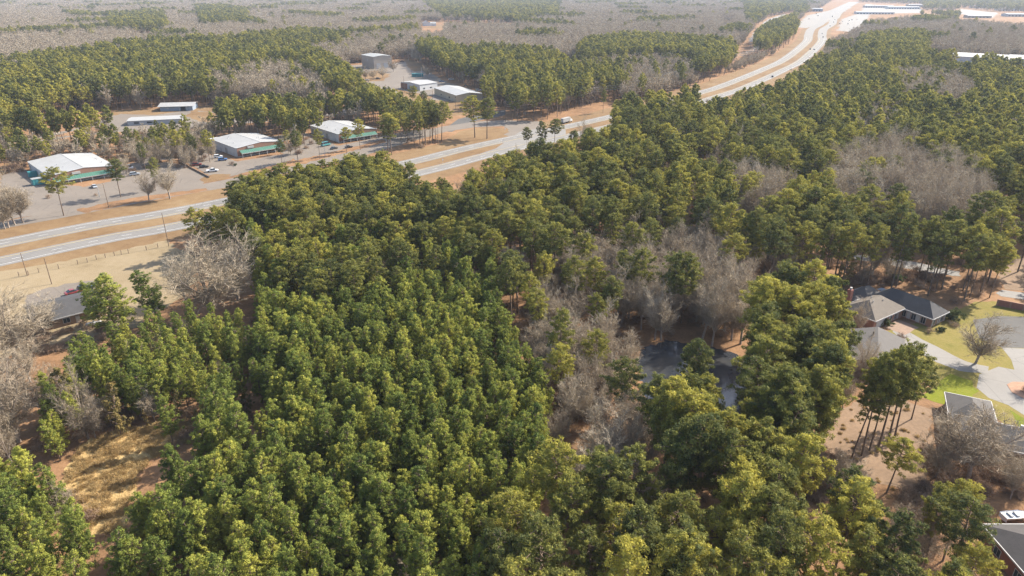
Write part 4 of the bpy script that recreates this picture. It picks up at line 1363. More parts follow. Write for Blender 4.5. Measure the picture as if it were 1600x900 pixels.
region('grey patch deep in the eastern forest', [(1400, 118), (1440, 112), (1500, 122), (1530, 145), (1500, 160), (1410, 150)], {B_: .95, P_: .05}, 5.4, {B_: (21, 24), P_: (21, 24)})
region('grey patch in the eastern forest', [(1350, 165), (1400, 165), (1400, 195), (1340, 200)], {B_: .8, P_: .2}, 6, {B_: (19, 22), P_: (20, 24)})
region('pines behind the brick house', [(1190, 390), (1250, 320), (1310, 335), (1400, 300), (1500, 352), (1480, 400), (1300, 410), (1240, 430), (1190, 440)], {P_: .85, B_: .15}, 6.6, {P_: (20, 25), B_: (13, 16)})
region('far pine stand right of the highway', [(1336, 80), (1345, 60), (1380, 55), (1440, 52), (1452, 68), (1440, 88), (1400, 82)], {P_: 1}, 7, {P_: (22, 26)})
region('great bare wood right of the highway', [(1325, 50), (1360, 32), (1420, 25), (1640, 40), (1640, 78), (1560, 80), (1480, 72), (1450, 68), (1440, 50), (1345, 58), (1320, 75), (1280, 92), (1262, 92), (1290, 62)], {B_: .98, P_: .02}, 6.4, {B_: (17, 21), P_: (20, 24)})
region('shaded lane through the forest', [(1045, 222), (1072, 219), (1172, 258), (1312, 278), (1312, 300), (1160, 282)], {}, 9)
region('central and eastern pine forest', [(690, 240), (760, 225), (830, 205), (960, 165), (1060, 152), (1190, 122), (1290, 92), (1340, 80), (1420, 80), (1500, 92), (1640, 100), (1720, 110), (1720, 400), (1560, 420), (1480, 400), (1300, 410), (1190, 440), (1180, 420), (1105, 345), (960, 352), (868, 372), (862, 420), (800, 470), (790, 400), (722, 310)], {P_: .86, B_: .14}, 6.9, {P_: (16.5, 25.5), B_: (16, 21)})
# --- north of the highway
region('pine stand north of the warehouses', [(-40, 190), (-40, 115), (20, 108), (60, 92), (130, 80), (200, 66), (280, 62), (340, 60), (400, 55), (480, 47), (530, 52), (545, 60), (470, 72), (460, 92), (420, 95), (330, 112), (330, 150), (255, 158), (190, 172), (130, 190), (60, 195)], {P_: .84, B_: .16}, 6.8, {P_: (17, 25), B_: (17, 21)})
region('grey wood in front of the northern pines', [(330, 112), (360, 92), (420, 92), (460, 100), (500, 118), (520, 150), (500, 156), (350, 152), (330, 150)], {B_: .93, P_: .07}, 5.8, {B_: (17, 21), P_: (18, 22)})
region('pine belt by the industrial yard', [(440, 70), (480, 72), (520, 95), (560, 122), (568, 140), (530, 140), (500, 118), (460, 95)], {P_: .9, B_: .1}, 6.6, {P_: (20, 24), B_: (15, 18)})
region('bare wood behind the tall building', [(465, 60), (560, 50), (650, 58), (650, 85), (560, 82), (540, 95), (500, 80)], {B_: .97, P_: .03}, 5.8, {B_: (17, 20), P_: (18, 22)})
region('pines behind the tall building', [(565, 60), (620, 55), (625, 80), (600, 82), (570, 80)], {P_: .8, B_: .2}, 7, {P_: (18, 22), B_: (14, 17)})
region('pine clump beyond the workshop', [(650, 72), (680, 64), (708, 72), (712, 105), (690, 114), (650, 105)], {P_: .95, B_: .05}, 6.6, {P_: (22, 26), B_: (14, 17)})
region('pines north of the junction', [(710, 80), (760, 74), (860, 82), (905, 105), (970, 104), (972, 125), (900, 140), (860, 155), (800, 160), (760, 140), (712, 112)], {P_: .78, B_: .22}, 6.6, {P_: (17, 25), B_: (16, 20)})
region('pine ridge left of the highway curve', [(900, 80), (920, 64), (980, 56), (1060, 60), (1140, 66), (1150, 78), (1135, 98), (1100, 112), (1085, 110), (1095, 95), (1060, 84), (970, 86), (920, 92)], {P_: .95, B_: .05}, 6.8, {P_: (21, 25), B_: (15, 18)})
region('grey wood along the wires', [(905, 95), (970, 82), (1060, 84), (1095, 100), (1090, 116), (1120, 115), (1110, 135), (1060, 148), (985, 150), (972, 125)], {B_: .93, P_: .07}, 5.8, {B_: (15, 19), P_: (18, 22)})
region('roadside wood at the highway curve', [(1120, 100), (1170, 75), (1250, 58), (1255, 66), (1200, 92), (1140, 118)], {B_: 1}, 6.5, {B_: (9, 12)})
region('pine belt at the far curve', [(1180, 75), (1182, 48), (1210, 30), (1240, 22), (1250, 40), (1248, 60), (1215, 75)], {P_: 1}, 7, {P_: (20, 24)})
region('roadside pines behind the middle warehouse', [(338, 165), (380, 152), (440, 155), (560, 138), (618, 140), (622, 175), (560, 176), (470, 190), (410, 192), (345, 195)], {P_: .85, B_: .15}, 6.3, {P_: (16, 22), B_: (13, 17)})
region('pines behind the eastern warehouse', [(612, 145), (650, 160), (700, 170), (716, 190), (700, 205), (640, 190), (612, 180)], {P_: 1}, 7.5, {P_: (16, 20)})
region('roadside wood behind the westernmost warehouse', [(-40, 195), (60, 198), (150, 190), (235, 182), (260, 190), (255, 215), (150, 236), (60, 232), (-40, 245)], {B_: .55, P_: .45}, 7.2, {B_: (11, 15), P_: (11, 17)})
region('bare row behind the lots', [(250, 190), (340, 170), (345, 200), (330, 212), (260, 222)], {B_: .75, P_: .25}, 6.2, {B_: (10, 14), P_: (14, 18)})
region('trees around the flat building', [(40, 170), (110, 150), (190, 142), (235, 150), (240, 165), (190, 172), (110, 190), (50, 195)], {P_: .8, B_: .2}, 7, {P_: (17, 22), B_: (12, 15)})
region('top woods pine islands', [(165, 22), (255, 18), (262, 40), (240, 48), (175, 45)], {P_: .6, B_: .4}, 8, {P_: (22, 26), B_: (17, 20)})
region('top woods pine island, second', [(305, 12), (345, 8), (390, 14), (385, 32), (315, 38)], {P_: .7, B_: .3}, 8, {P_: (20, 26), B_: (17, 20)})
region('top pine wood', [(650, -6), (880, -6), (870, 22), (800, 32), (740, 36), (690, 24)], {P_: .7, B_: .3}, 8, {P_: (20, 25), B_: (17, 20)})
region('top pine wood left of the town', [(1160, -10), (1255, -10), (1262, 18), (1230, 22), (1190, 40), (1165, 28)], {P_: .8, B_: .2}, 8, {P_: (20, 25), B_: (17, 20)})
region('woods beyond the town', [(1340, -10), (1640, -10), (1640, 12), (1440, 10), (1345, 4)], {P_: .75, B_: .25}, 9, {P_: (18, 22), B_: (16, 19)})
region('pines by the town bank', [(1440, 16), (1500, 16), (1500, 30), (1445, 30)], {P_: .9, B_: .1}, 8, {P_: (15, 18), B_: (15, 17)})
region('bare trees of the industrial yard', [(556, 108), (600, 104), (612, 116), (600, 126), (560, 124)], {B_: 1}, 9, {B_: (8, 11)})
region('scattered trees behind the lots', [(165, 188), (345, 172), (470, 180), (470, 200), (345, 205), (180, 222)], {B_: .6, P_: .4}, 6.4, {B_: (9, 13), P_: (10, 15)})
region('open commercial strip', [(-60, 245), (150, 236), (255, 215), (345, 195), (470, 192), (560, 178), (640, 190), (700, 205), (720, 180), (790, 165), (960, 165), (830, 205), (690, 240), (620, 262), (360, 292), (258, 380), (285, 350), (260, 480), (200, 490), (70, 430), (-60, 430)], {}, 9)
region('great bare wood at the top', [(-400, 130), (-200, 100), (0, 118), (60, 90), (340, 60), (540, 52), (660, 66), (900, 80), (1140, 66), (1190, 40), (1262, 18), (1330, -20), (-400, -20)], {B_: .965, P_: .035}, 6.4, {B_: (17, 21), P_: (19, 24)})

# ground that stays clear (footprints as seen in the photograph)
NO_PINE = [[(1000, 500), (1060, 480), (1130, 478), (1180, 470), (1250, 450), (1300, 455), (1290, 485), (1225, 520), (1200, 550), (1100, 545), (1000, 540)]]
CLEAR = [POND,
         [(1375, 520), (1440, 495), (1530, 465), (1660, 475), (1660, 700), (1600, 690), (1530, 640), (1460, 640), (1420, 590)],
         [(1290, 690), (1300, 645), (1380, 625), (1450, 640), (1445, 745), (1330, 745)],
         [(112, 765), (140, 700), (195, 672), (290, 657), (330, 658), (310, 682), (238, 706), (205, 745), (188, 790), (125, 792)],
         [(1552, 400), (1660, 390), (1660, 480), (1552, 480)], [(1515, 345), (1565, 345), (1565, 370), (1515, 370)],
         [(1325, 392), (1420, 402), (1510, 425), (1500, 440), (1330, 412)],
         [(530, 101), (640, 92), (672, 108), (700, 125), (765, 145), (750, 180), (700, 186), (640, 160), (560, 136)],
         [(110, 180), (190, 172), (350, 165), (560, 166), (560, 180), (400, 194), (250, 210), (30, 230), (20, 215)],
         [(688, 210), (716, 183), (800, 165), (800, 215), (700, 230)],
         [(1236, 46), (1262, 20), (1318, 6), (1355, 4), (1440, 8), (1445, 24), (1362, 26), (1350, 46), (1300, 56)],
         [(1160, 70), (1176, 46), (1200, 28), (1240, 20), (1245, 30), (1195, 52), (1178, 70)],
         [(1110, 43), (1135, 33), (1156, 38), (1140, 44)], [(655, 46), (662, 36), (700, 34), (805, 40), (800, 48), (700, 47)], [(195, 66), (230, 57), (262, 58), (240, 68)],
         [(1498, 12), (1565, 20), (1560, 30), (1498, 24)], [(1440, 22), (1520, 40), (1500, 42), (1440, 30)]]
# views that trees in front must not close
VIEW = [[(1312, 465), (1340, 440), (1420, 440), (1490, 480), (1500, 500), (1600, 470), (1660, 470), (1660, 640), (1500, 625), (1440, 545), (1395, 530), (1330, 555), (1325, 520)],
        [(1012, 545), (1050, 534), (1062, 545), (1040, 556), (1028, 575), (1020, 610), (1010, 600)],
         [(1085, 545), (1150, 552), (1178, 580), (1172, 650), (1150, 650), (1120, 600)],
         [(1010, 505), (1060, 495), (1180, 500), (1180, 560), (1090, 530), (1020, 535)],
         [(620, 266), (690, 222), (800, 195), (945, 172), (945, 192), (838, 216), (765, 240), (695, 274), (680, 282)],
        [(1085, 151), (1100, 138), (1200, 92), (1262, 50), (1290, 18), (1330, 0), (1345, 4), (1312, 40), (1290, 72), (1262, 92), (1212, 126), (1190, 128), (1130, 148)],
        [(105, 760), (140, 700), (250, 672), (330, 665), (240, 700), (190, 760), (190, 800), (150, 820), (128, 790)],
        [(80, 462), (120, 452), (140, 455), (150, 475), (160, 500), (150, 512), (100, 512)],
        [(1090, 700), (1110, 705), (1108, 728), (1094, 726)], [(1118, 800), (1136, 802), (1132, 822), (1118, 820)],
        [(1285, 700), (1295, 640), (1320, 640), (1330, 700), (1440, 700), (1440, 640), (1452, 640), (1440, 740), (1320, 730)],
        [(565, 88), (615, 84), (640, 104), (640, 118), (690, 122), (695, 136), (750, 138), (755, 155), (715, 164), (680, 152), (620, 140), (560, 112)],
        [(244, 158), (298, 158), (298, 176), (244, 176)], [(192, 178), (215, 178), (215, 194), (192, 190)],
        [(1478, 86), (1538, 88), (1538, 95), (1478, 94)], [(1572, 92), (1640, 94), (1640, 100), (1572, 100)],
        [(790, 165), (960, 150), (960, 185), (870, 192), (790, 190)],
        [(655, 27), (695, 27), (695, 44), (655, 44)],
        [(870, 640), (905, 640), (915, 670), (880, 700)]]


def nearest_cl(x, y):
    """distance to the highway's centre line, signed: + to the south-east"""
    d = np.full(len(x), 1e9); sg = np.zeros(len(x))
    for i in range(0, len(CL), 1):
        q = (x - CL[i, 0]) ** 2 + (y - CL[i, 1]) ** 2
        m = q < d
        d[m] = q[m]; sg[m] = np.sign((x[m] - CL[i, 0]) * CN[i, 0] + (y[m] - CL[i, 1]) * CN[i, 1])
    return np.sqrt(d) * sg


def scatter():
    out = []
    wx0, wx1 = -1, 1
    spac = sorted({r[3] for r in REG if r[2]})
    done = []
    for sp in spac:
        ids = [i for i, r in enumerate(REG) if r[3] == sp and r[2]]
        jit = REG[ids[0]][5]
        # rows by distance so that only the visible wedge is filled
        ys = np.arange(66, 4300, sp)
        X, Y = [], []
        step = 1.0
        for y in ys:
            k = 1.0 if y < 900 else (1.35 if y < 1600 else (1.8 if y < 2600 else 2.4))
            if k > 1 and (int(y / sp) % 2): pass
            half = .86 * (y * CP + 88 * SP) + 30
            xs = np.arange(-half, half, sp * k)
            if k > 1:
                m = rng.random() < 1 / k
                if not m: continue
            X.append(xs + (int(y / sp) % 2) * sp * k * .5); Y.append(np.full(len(xs), y))
        X, Y = np.concatenate(X), np.concatenate(Y)
        X = X + rng.uniform(-jit, jit, len(X)) * sp
        Y = Y + rng.uniform(-jit, jit, len(Y)) * sp
        cx, cy = pj(X, Y, 15.0 if sp > 5 else 10.0)
        lab = np.full(len(X), -1)
        for i, r in enumerate(REG):
            m = (lab < 0)
            idx = np.where(m)[0]
            hit = inpoly(cx[idx], cy[idx], r[1])
            lab[idx[hit]] = i
        bx, by = pj(X, Y, 0.0)
        ok = np.isin(lab, ids)
        for c in CLEAR: ok &= ~inpoly(bx, by, c)
        for (fx, fy, fr) in FOOT: ok &= (X - fx) ** 2 + (Y - fy) ** 2 > (fr + 1.5) ** 2
        X, Y, lab = X[ok], Y[ok], lab[ok]
        d = nearest_cl(X, Y)
        wn = np.interp(Y, [800, 1700], [0, 5])
        ok = (d > 24 + wn) | (d < -31 - wn)
        X, Y, lab = X[ok], Y[ok], lab[ok]
        for i in ids:
            m = np.where(lab == i)[0]
            if not len(m): continue
            ks = list(REG[i][2].keys()); pr = np.array([REG[i][2][k_] for k_ in ks]); pr = pr / pr.sum()
            ch = rng.choice(len(ks), len(m), p=pr)
            if REG[i][0].startswith('great bare wood') and P_ in ks:
                f_ = np.sin(X[m] * .021 + 1.3 * np.sin(Y[m] * .013)) + np.sin(Y[m] * .017 + 1.7 * np.sin(X[m] * .011))
                r2 = rng.random(len(m))
                ch = np.where((f_ > 1.45) & (r2 < .55) | (r2 < .004), ks.index(P_), ks.index(B_))
            for ki, kn in enumerate(ks):
                mm = m[ch == ki]
                lo, hi = REG[i][4].get(kn, (14, 18))
                h = rng.uniform(lo, hi, len(mm))
                xx, yy = X[mm], Y[mm]
                keepm = np.ones(len(mm), bool)
                if kn == P_:
                    q0, q1 = pj(xx, yy, 0)
                    for v in NO_PINE: keepm &= ~inpoly(q0, q1, v)
                for frac in (.5, .75, 1.0):
                    qx, qy = pj(xx, yy, h * frac)
                    for v in VIEW: keepm &= ~inpoly(qx, qy, v)
                for a, b, c_ in zip(xx[keepm], yy[keepm], h[keepm]): out.append((kn, i, a, b, c_))
    return out


TREES = scatter()
LAB = {'pine': 'mature pine in the %s', 'young': 'young yellow-green pine in the %s', 'bare': 'leafless grey-brown tree in the %s', 'cedar': 'brownish cedar in the %s'}
NAME = {'pine': 'pine_tree', 'young': 'young_pine_tree', 'bare': 'bare_tree', 'cedar': 'cedar_tree', 'brush': 'brush', 'shrub': 'shrub'}
CATN = {'pine': 'pine tree', 'young': 'young pine', 'bare': 'bare tree', 'cedar': 'cedar', 'brush': 'bush', 'shrub': 'shrub'}


def plant(kind, x, y, h, label, group, wide=1.0, pick=None):
    K = KINDS_[kind]
    s = h / K.H
    i = random.randrange(K.near) if pick is None else pick
    t = bpy.data.objects.new(NAME[kind], None)
    COL.objects.link(t)
    t.location = (x, y, 0)
    t.rotation_euler = (random.gauss(0, .03), random.gauss(0, .03), random.uniform(0, 6.283))
    ws = s * wide * random.uniform(.92, 1.12)
    t.scale = (ws, ws, s)
    t['label'] = label; t['category'] = CATN[kind]
    if group: t['group'] = group
    for nm, me in zip(('trunk', 'crown'), K.parts[i]):
        o = bpy.data.objects.new(nm, me)
        COL.objects.link(o)
        o.parent = t
    return t


def by_px(kind, px, py, top, label, group=None, wide=1.0, pick=None):
    """a tree whose foot and top are read off the photograph"""
    x, y = g(px, py)
    lo, hi = .5, 60
    for _ in range(40):
        m = (lo + hi) / 2
        if pj(x, y, m)[1] > top: lo = m
        else: hi = m
    return plant(kind, x, y, lo, label, group, wide, pick)


# ---- single trees one can point to
for k_, px, py, tp_, wd_, lab in [
        ('pine', 100, 337, 262, 1.15, 'lone thin pine in front of the westernmost warehouse, left of its canopy'),
        ('pine', 189, 308, 248, 1.15, 'lone pine covering the right end of the westernmost warehouse'),
        ('pine', 243, 298, 246, 1.01, 'thin sparse pine in the middle lot, right of the westernmost warehouse'),
        ('bare', 233, 314, 262, 1.08, 'bare tree left of the sparse pine on the highway bank'),
        ('bare', 266, 311, 246, 1.08, 'tall bare tree right of the sparse pine on the highway bank'),
        ('bare', 14, 356, 285, 1.08, 'leaning bare tree at the left edge above the highway'),
        ('bare', 24, 352, 280, 1.08, 'pale bare tree second from the left edge above the highway'),
        ('bare', 36, 348, 262, 1.08, 'tallest pale bare tree near the left edge above the highway'),
        ('bare', 8, 358, 300, 0.94, 'smallest bare tree at the left edge above the highway'),
        ('pine', 466, 253, 203, 1.15, 'roadside pine with bare lower trunk between middle and eastern warehouses'),
        ('pine', 441, 259, 218, 1.22, 'pine hiding the right end of the middle warehouse'),
        ('pine', 500, 248, 202, 0.88, 'slim pine at the left wall of the eastern warehouse'),
        ('pine', 542, 240, 198, 1.01, 'slim pine in front of the eastern warehouse brick front, left of two'),
        ('pine', 563, 234, 186, 1.01, 'slim pine in front of the eastern warehouse canopy, right of two'),
        ('pine', 606, 243, 182, 1.35, 'big spreading roadside pine right of the eastern warehouse'),
        ('pine', 612, 242, 176, 1.22, 'tall twin of the big spreading roadside pine'),
        ('pine', 637, 223, 186, 1.22, 'small round pine at the end of the eastern lot'),
        ('pine', 665, 227, 160, 1.08, 'leftmost pine of the tight roadside clump before the junction'),
        ('pine', 676, 224, 156, 1.08, 'middle pine of the tight roadside clump before the junction'),
        ('pine', 690, 221, 158, 1.22, 'right pine of the tight roadside clump before the junction'),
        ('pine', 684, 226, 170, 0.94, 'lower pine of the tight roadside clump before the junction'),
        ('pine', 742, 215, 150, 1.28, 'left pine of the pair on the grass island by the junction'),
        ('pine', 761, 217, 152, 1.28, 'right pine of the pair on the grass island by the junction'),
        ('pine', 823, 243, 198, 0.81, 'thin pine sticking up in front of the junction'),
        ('pine', 848, 240, 188, 1.08, 'dark pine in front of the highway truck, left of two'),
        ('pine', 865, 240, 186, 1.08, 'dark pine in front of the highway truck, right of two'),
        ('bare', 910, 232, 182, 0.80, 'grey bare tree in front of the highway, right of the truck'),
        ('pine', 958, 230, 166, 0.90, 'pine at the near corner of the eastern forest where the highway disappears'),
        ('pine', 942, 176, 140, 0.80, 'dark roadside pine below the power wires'),
        ('bare', 330, 492, 345, 1.38, 'biggest spreading bare tree between the field and the planted block'),
        ('bare', 372, 470, 348, 1.20, 'broad bare tree right of the biggest one'),
        ('bare', 290, 470, 375, 1.08, 'bare tree left of the biggest spreading one'),
        ('young', 246, 500, 420, 1.45, 'dark green pine in the field left of the big bare trees'),
        ('young', 182, 520, 428, 1.75, 'dark olive pine overhanging the charcoal roof'),
        ('young', 158, 508, 440, 1.30, 'open-crowned pine beside the charcoal-roofed house'),
        ('bare', 24, 560, 440, 1.56, 'spreading bare tree at the left edge below the field'),
        ('bare', -12, 560, 450, 1.44, 'bare tree cut by the left edge below the field'),
        ('bare', 70, 520, 455, 1.20, 'grey bare tree in front of the charcoal-roofed house'),
        ('bare', 30, 690, 545, 1.38, 'large pale bare tree at the left edge above the lower pines'),
        ('bare', -10, 700, 580, 1.32, 'pale bare tree cut by the left edge above the lower pines'),
        ('bare', 138, 685, 555, 0.75, 'upright silvery bare tree left of the brown cedar'),
        ('bare', 75, 665, 570, 1.08, 'fine pale bare tree between the left edge and the silvery one'),
        ('cedar', 190, 682, 600, 0.90, 'rusty brown cedar above the clearing'),
        ('cedar', 110, 668, 580, 1.00, 'dark olive cedar left of the silvery bare tree'),
        ('cedar', 232, 668, 640, 0.70, 'small light green cedar in the shade above the clearing'),
        ('young', 95, 720, 655, 1.10, 'bright yellow-green young pine left of the clearing'),
        ('cedar', 1318, 450, 395, 1.30, 'broad brown cedar left of the brick house chimney'),
        ('bare', 1345, 445, 400, 1.10, 'low bare tree behind the brick house chimney'),
        ('bare', 1524, 568, 478, 1.20, 'bare spreading tree on the lawn with its branch shadows on the grass'),
        ('bare', 1340, 520, 462, 0.80, 'small reddish bare tree against the brick house end wall'),
        ('bare', 1345, 592, 520, 0.70, 'bare tree in front of the detached garage'),
        ('bare', 1512, 748, 622, 1.45, 'wide bare tree in front of the grey-shingled house'),
        ('bare', 1462, 745, 655, 1.00, 'bare tree at the left of the grey-shingled house'),
        ('bare', 1588, 765, 665, 1.10, 'bare tree over the right half of the grey-shingled house'),
        ('bare', 1612, 610, 560, 1.00, 'bare tree on the mulch island at the right edge'),
        ('bare', 1578, 780, 725, 0.90, 'low bare bush-like tree above the white boat'),
        ('pine', 1330, 716, 560, 0.85, 'leftmost trunk of the tall pine row in front of the garage'),
        ('pine', 1346, 712, 552, 0.80, 'second pine of the tall row in front of the garage'),
        ('pine', 1358, 704, 556, 0.80, 'third pine of the tall row in front of the garage'),
        ('pine', 1372, 700, 540, 0.90, 'fourth pine of the tall row in front of the garage'),
        ('pine', 1386, 694, 535, 0.90, 'fifth, tallest pine of the row in front of the garage'),
        ('pine', 1398, 682, 540, 0.90, 'sixth pine of the tall row in front of the garage'),
        ('pine', 1424, 655, 560, 0.95, 'rightmost pine of the row, nearest the driveway'),
        ('pine', 1385, 770, 685, 1.25, 'broad round pine alone on the open ground below the tall row'),
        ('bare', 1290, 770, 690, 1.10, 'tangled bare tree left of the broad round pine'),
        ('bare', 1320, 790, 715, 1.00, 'lower tangled bare tree left of the broad round pine'),
        ('pine', 1506, 470, 365, 1.15, 'large dark pine right of the brick house, overhanging the lawn'),
        ('pine', 1530, 462, 368, 1.10, 'large lit pine at the right of the dark one by the lawn'),
        ('pine', 1462, 455, 368, 0.90, 'pine behind the brick house porch roof'),
        ('pine', 1590, 425, 335, 1.20, 'big pine at the right edge above the pale pavement'),
        ('pine', 1478, 430, 352, 0.80, 'thin pine behind the paved path'),
        ('pine', 1186, 560, 428, 0.90, 'tall leaning pine at the right bank of the pond'),
        ('bare', 1132, 517, 408, 1.10, 'bare tree on the near pond bank casting a long shadow'),
        ('bare', 1116, 505, 405, 0.90, 'bare tree behind the one on the pond bank'),
        ('pine', 1047, 516, 395, 0.90, 'pine on the left of the pond bank casting a long shadow'),
        ('pine', 1064, 505, 392, 0.90, 'pine behind the left bank of the pond'),
        ('pine', 1000, 498, 388, 0.85, 'pine left of the pond bank'),
        ('pine', 975, 492, 390, 0.85, 'second pine left of the pond bank'),
        ('bare', 1165, 500, 395, 1.00, 'bare tree at the right end of the pond bank'),
        ('bare', 1090, 498, 400, 0.90, 'slender bare tree in the middle of the pond bank'),
        ('bare', 905, 590, 480, 1.20, 'pale forked bare tree beside the planted block'),
        ('bare', 880, 560, 478, 1.00, 'dark-branched bare tree against the planted block edge'),
        ('bare', 960, 745, 640, 1.30, 'fan-shaped bare tree below the scrub'),
        ('bare', 1000, 720, 625, 1.10, 'brown bare tree standing over the pale sand patch'),
        ('bare', 1440, 880, 790, 1.00, 'grey bare tree between the bottom right pines'),
        ('bare', 1484, 712, 622, 1.1, 'bare tree at the left end of the grey-shingled roof'),
        ('bare', 1100, 735, 610, 1.0, 'bare tree screening the lower pond'),
        ('pine', 1090, 770, 620, .8, 'pine left of the bare tree screening the lower pond'),
        ('bare', 571, 124, 101, 1.3, 'left bare tree standing in the industrial yard'),
        ('bare', 584, 125, 103, 1.3, 'middle bare tree standing in the industrial yard'),
        ('bare', 599, 122, 100, 1.3, 'right bare tree standing in the industrial yard'),
        ('pine', 563, 134, 106, 1.2, 'dark pine at the left entrance of the industrial yard'),
        ('bare', 615, 112, 88, 1.2, 'bare tree beside the tall grey-tan building'),
        ('bare', 668, 122, 100, 1.2, 'bare tree right of the green roll-off bins'),
        ('pine', 645, 170, 134, 1.2, 'pine in front of the low white workshop'),
        ('pine', 662, 178, 142, 1.2, 'pine left of the beige building front'),
        ('pine', 1128, 815, 640, 1.0, 'pine at the near end of the pond, hiding its lower shore'),
        ('pine', 1150, 790, 655, .9, 'yellowish pine right of the one hiding the lower pond'),
        ('pine', 1166, 770, 625, .9, 'pine at the lower right shore of the pond'),
        ('pine', 1180, 560, 455, 0.70, 'slender pine at the right pond corner')]:
    by_px(k_, px, py, tp_, lab, None, wd_)

# ---- bushes one can point to
for k_, px, py, h_, lab in [('shrub', 1383, 508, 2.2, 'round dark green bush at the corner of the brick house garage door'), ('shrub', 1485, 500, 3.0, 'round dark bush at the right corner of the brick house'),
                            ('shrub', 1400, 440, 3.0, 'dark evergreen bush behind the brick house'), ('brush', 1450, 520, 1.6, 'brown bush in the bed along the brick house front'),
                            ('shrub', 1470, 518, 1.5, 'green bush in the bed along the brick house front'), ('brush', 1490, 510, 1.6, 'dry bush at the end of the bed by the brick house'),
                            ('brush', 24, 268, 5, 'round pinkish bare bush at the back left of the westernmost warehouse'), ('brush', 278, 246, 4.5, 'round pinkish bush behind the storage container'),
                            ('brush', 75, 310, 1.8, 'yellowish bush in front of the westernmost warehouse'), ('brush', 150, 306, 1.2, 'dark low bush around the short lamp post'),
                            ('brush', 362, 258, 2.0, 'dry planting at the front corner of the middle warehouse'), ('shrub', 368, 259, 1.2, 'low green planting at the corner of the middle warehouse'),
                            ('shrub', 120, 168, 6, 'round yellow-green shrub tree left of the blue-grey shed'), ('brush', 1405, 530, 1.8, 'reddish bush by the garage driveway'),
                            ('brush', 1600, 612, 1.4, 'dry planting on the mulch island')]:
    x, y = g(px, py)
    plant(k_, x, y, h_, lab, None)

# ---- every other tree: the nearest ones singly, the rest as one mass per kind
best = {}
for t_ in TREES:
    cx_, cy_ = pj(t_[2], t_[3], t_[4] * .8)
    if -30 < cx_ < 1630 and -10 < cy_ < 920:
        best.setdefault(t_[0], []).append((math.hypot(t_[2], t_[3], 70), t_))
single = set()
ONE = {}
LIMIT = {'pine': 230, 'young': 290, 'bare': 215, 'cedar': 60}
for kn, lst in best.items():
    lst.sort(key=lambda q: q[0])
    for q in lst[:LIMIT[kn]]:
        k_, ri, x, y, h = q[1]
        single.add(q[1])
        rn = REG[ri][0]
        ONE.setdefault((k_, ri), []).append((plant(k_, x, y, h, LAB[k_] % rn, '%ss of the %s' % (CATN[k_], rn)), x, y))


ORD = 'first second third fourth fifth sixth seventh eighth ninth tenth eleventh twelfth thirteenth fourteenth fifteenth sixteenth seventeenth eighteenth nineteenth twentieth'.split()
WORD = {'pine': 'mature pines', 'young': 'young pines', 'bare': 'leafless trees', 'cedar': 'cedars'}
for (k_, ri), lst in ONE.items():
    n_ = len(lst)
    if n_ == 1:
        continue
    # rows counted from the camera, places in a row counted from the left
    cols = n_ if n_ <= 8 else max(6, int(math.ceil(math.sqrt(n_))))
    lst.sort(key=lambda q: math.hypot(q[1], q[2]))
    for r_i in range(0, n_, cols):
        row = sorted(lst[r_i:r_i + cols], key=lambda q: pj(q[1], q[2], 8)[0])
        for c_i, (ob, _, _) in enumerate(row):
            if n_ <= cols: ob['label'] = '%s from left of the %s, %s' % (ORD[c_i], WORD[k_], REG[ri][0])
            else: ob['label'] = '%s from left in %s row of %s, %s' % (ORD[c_i], 'nearest' if r_i == 0 else ORD[r_i // cols], WORD[k_], REG[ri][0])


def mass(name, K, pts, label):
    """one object: points with a tree on each, through geometry nodes"""
    n = len(pts)
    me = bpy.data.meshes.new(name)
    me.vertices.add(n)
    me.vertices.foreach_set('co', np.array([[p[0], p[1], 0] for p in pts], np.float32).ravel())
    far = np.array([p[3] for p in pts], bool)
    idx = rng.integers(0, K.near, n)
    if K.far: idx[far] = K.near + rng.integers(0, K.far, far.sum())
    a = me.attributes.new('pick', 'INT', 'POINT'); a.data.foreach_set('value', idx.astype(np.int32))
    h = np.array([p[2] for p in pts]) / K.H
    wd = h * np.array([p[4] for p in pts]) * rng.uniform(.9, 1.14, n)
    a = me.attributes.new('size', 'FLOAT_VECTOR', 'POINT'); a.data.foreach_set('vector', np.stack([wd, wd, h], 1).astype(np.float32).ravel())
    a = me.attributes.new('turn', 'FLOAT_VECTOR', 'POINT'); a.data.foreach_set('vector', np.stack([rng.normal(0, .03, n), rng.normal(0, .03, n), rng.uniform(0, 6.283, n)], 1).astype(np.float32).ravel())
    o = link(name, me)
    tag(o, label, None, None, 'stuff')
    ng = bpy.data.node_groups.new(name + '_scatter', 'GeometryNodeTree')
    ng.interface.new_socket('Geometry', in_out='INPUT', socket_type='NodeSocketGeometry')
    ng.interface.new_socket('Geometry', in_out='OUTPUT', socket_type='NodeSocketGeometry')
    N = ng.nodes
    gi, go = N.new('NodeGroupInput'), N.new('NodeGroupOutput')
    iop = N.new('GeometryNodeInstanceOnPoints')
    ci = N.new('GeometryNodeCollectionInfo')
    ci.inputs['Collection'].default_value = K.coll
    ci.inputs['Separate Children'].default_value = True
    ci.inputs['Reset Children'].default_value = True
    def att(nm, typ):
        q = N.new('GeometryNodeInputNamedAttribute'); q.data_type = typ; q.inputs['Name'].default_value = nm
        return q.outputs['Attribute']
    L = ng.links.new
    L(gi.outputs[0], iop.inputs['Points'])
    L(ci.outputs[0], iop.inputs['Instance'])
    iop.inputs['Pick Instance'].default_value = True
    L(att('pick', 'INT'), iop.inputs['Instance Index'])
    L(att('turn', 'FLOAT_VECTOR'), iop.inputs['Rotation'])
    L(att('size', 'FLOAT_VECTOR'), iop.inputs['Scale'])
    L(iop.outputs[0], go.inputs[0])
    md = o.modifiers.new('scatter', 'NODES')
    md.node_group = ng
    return o


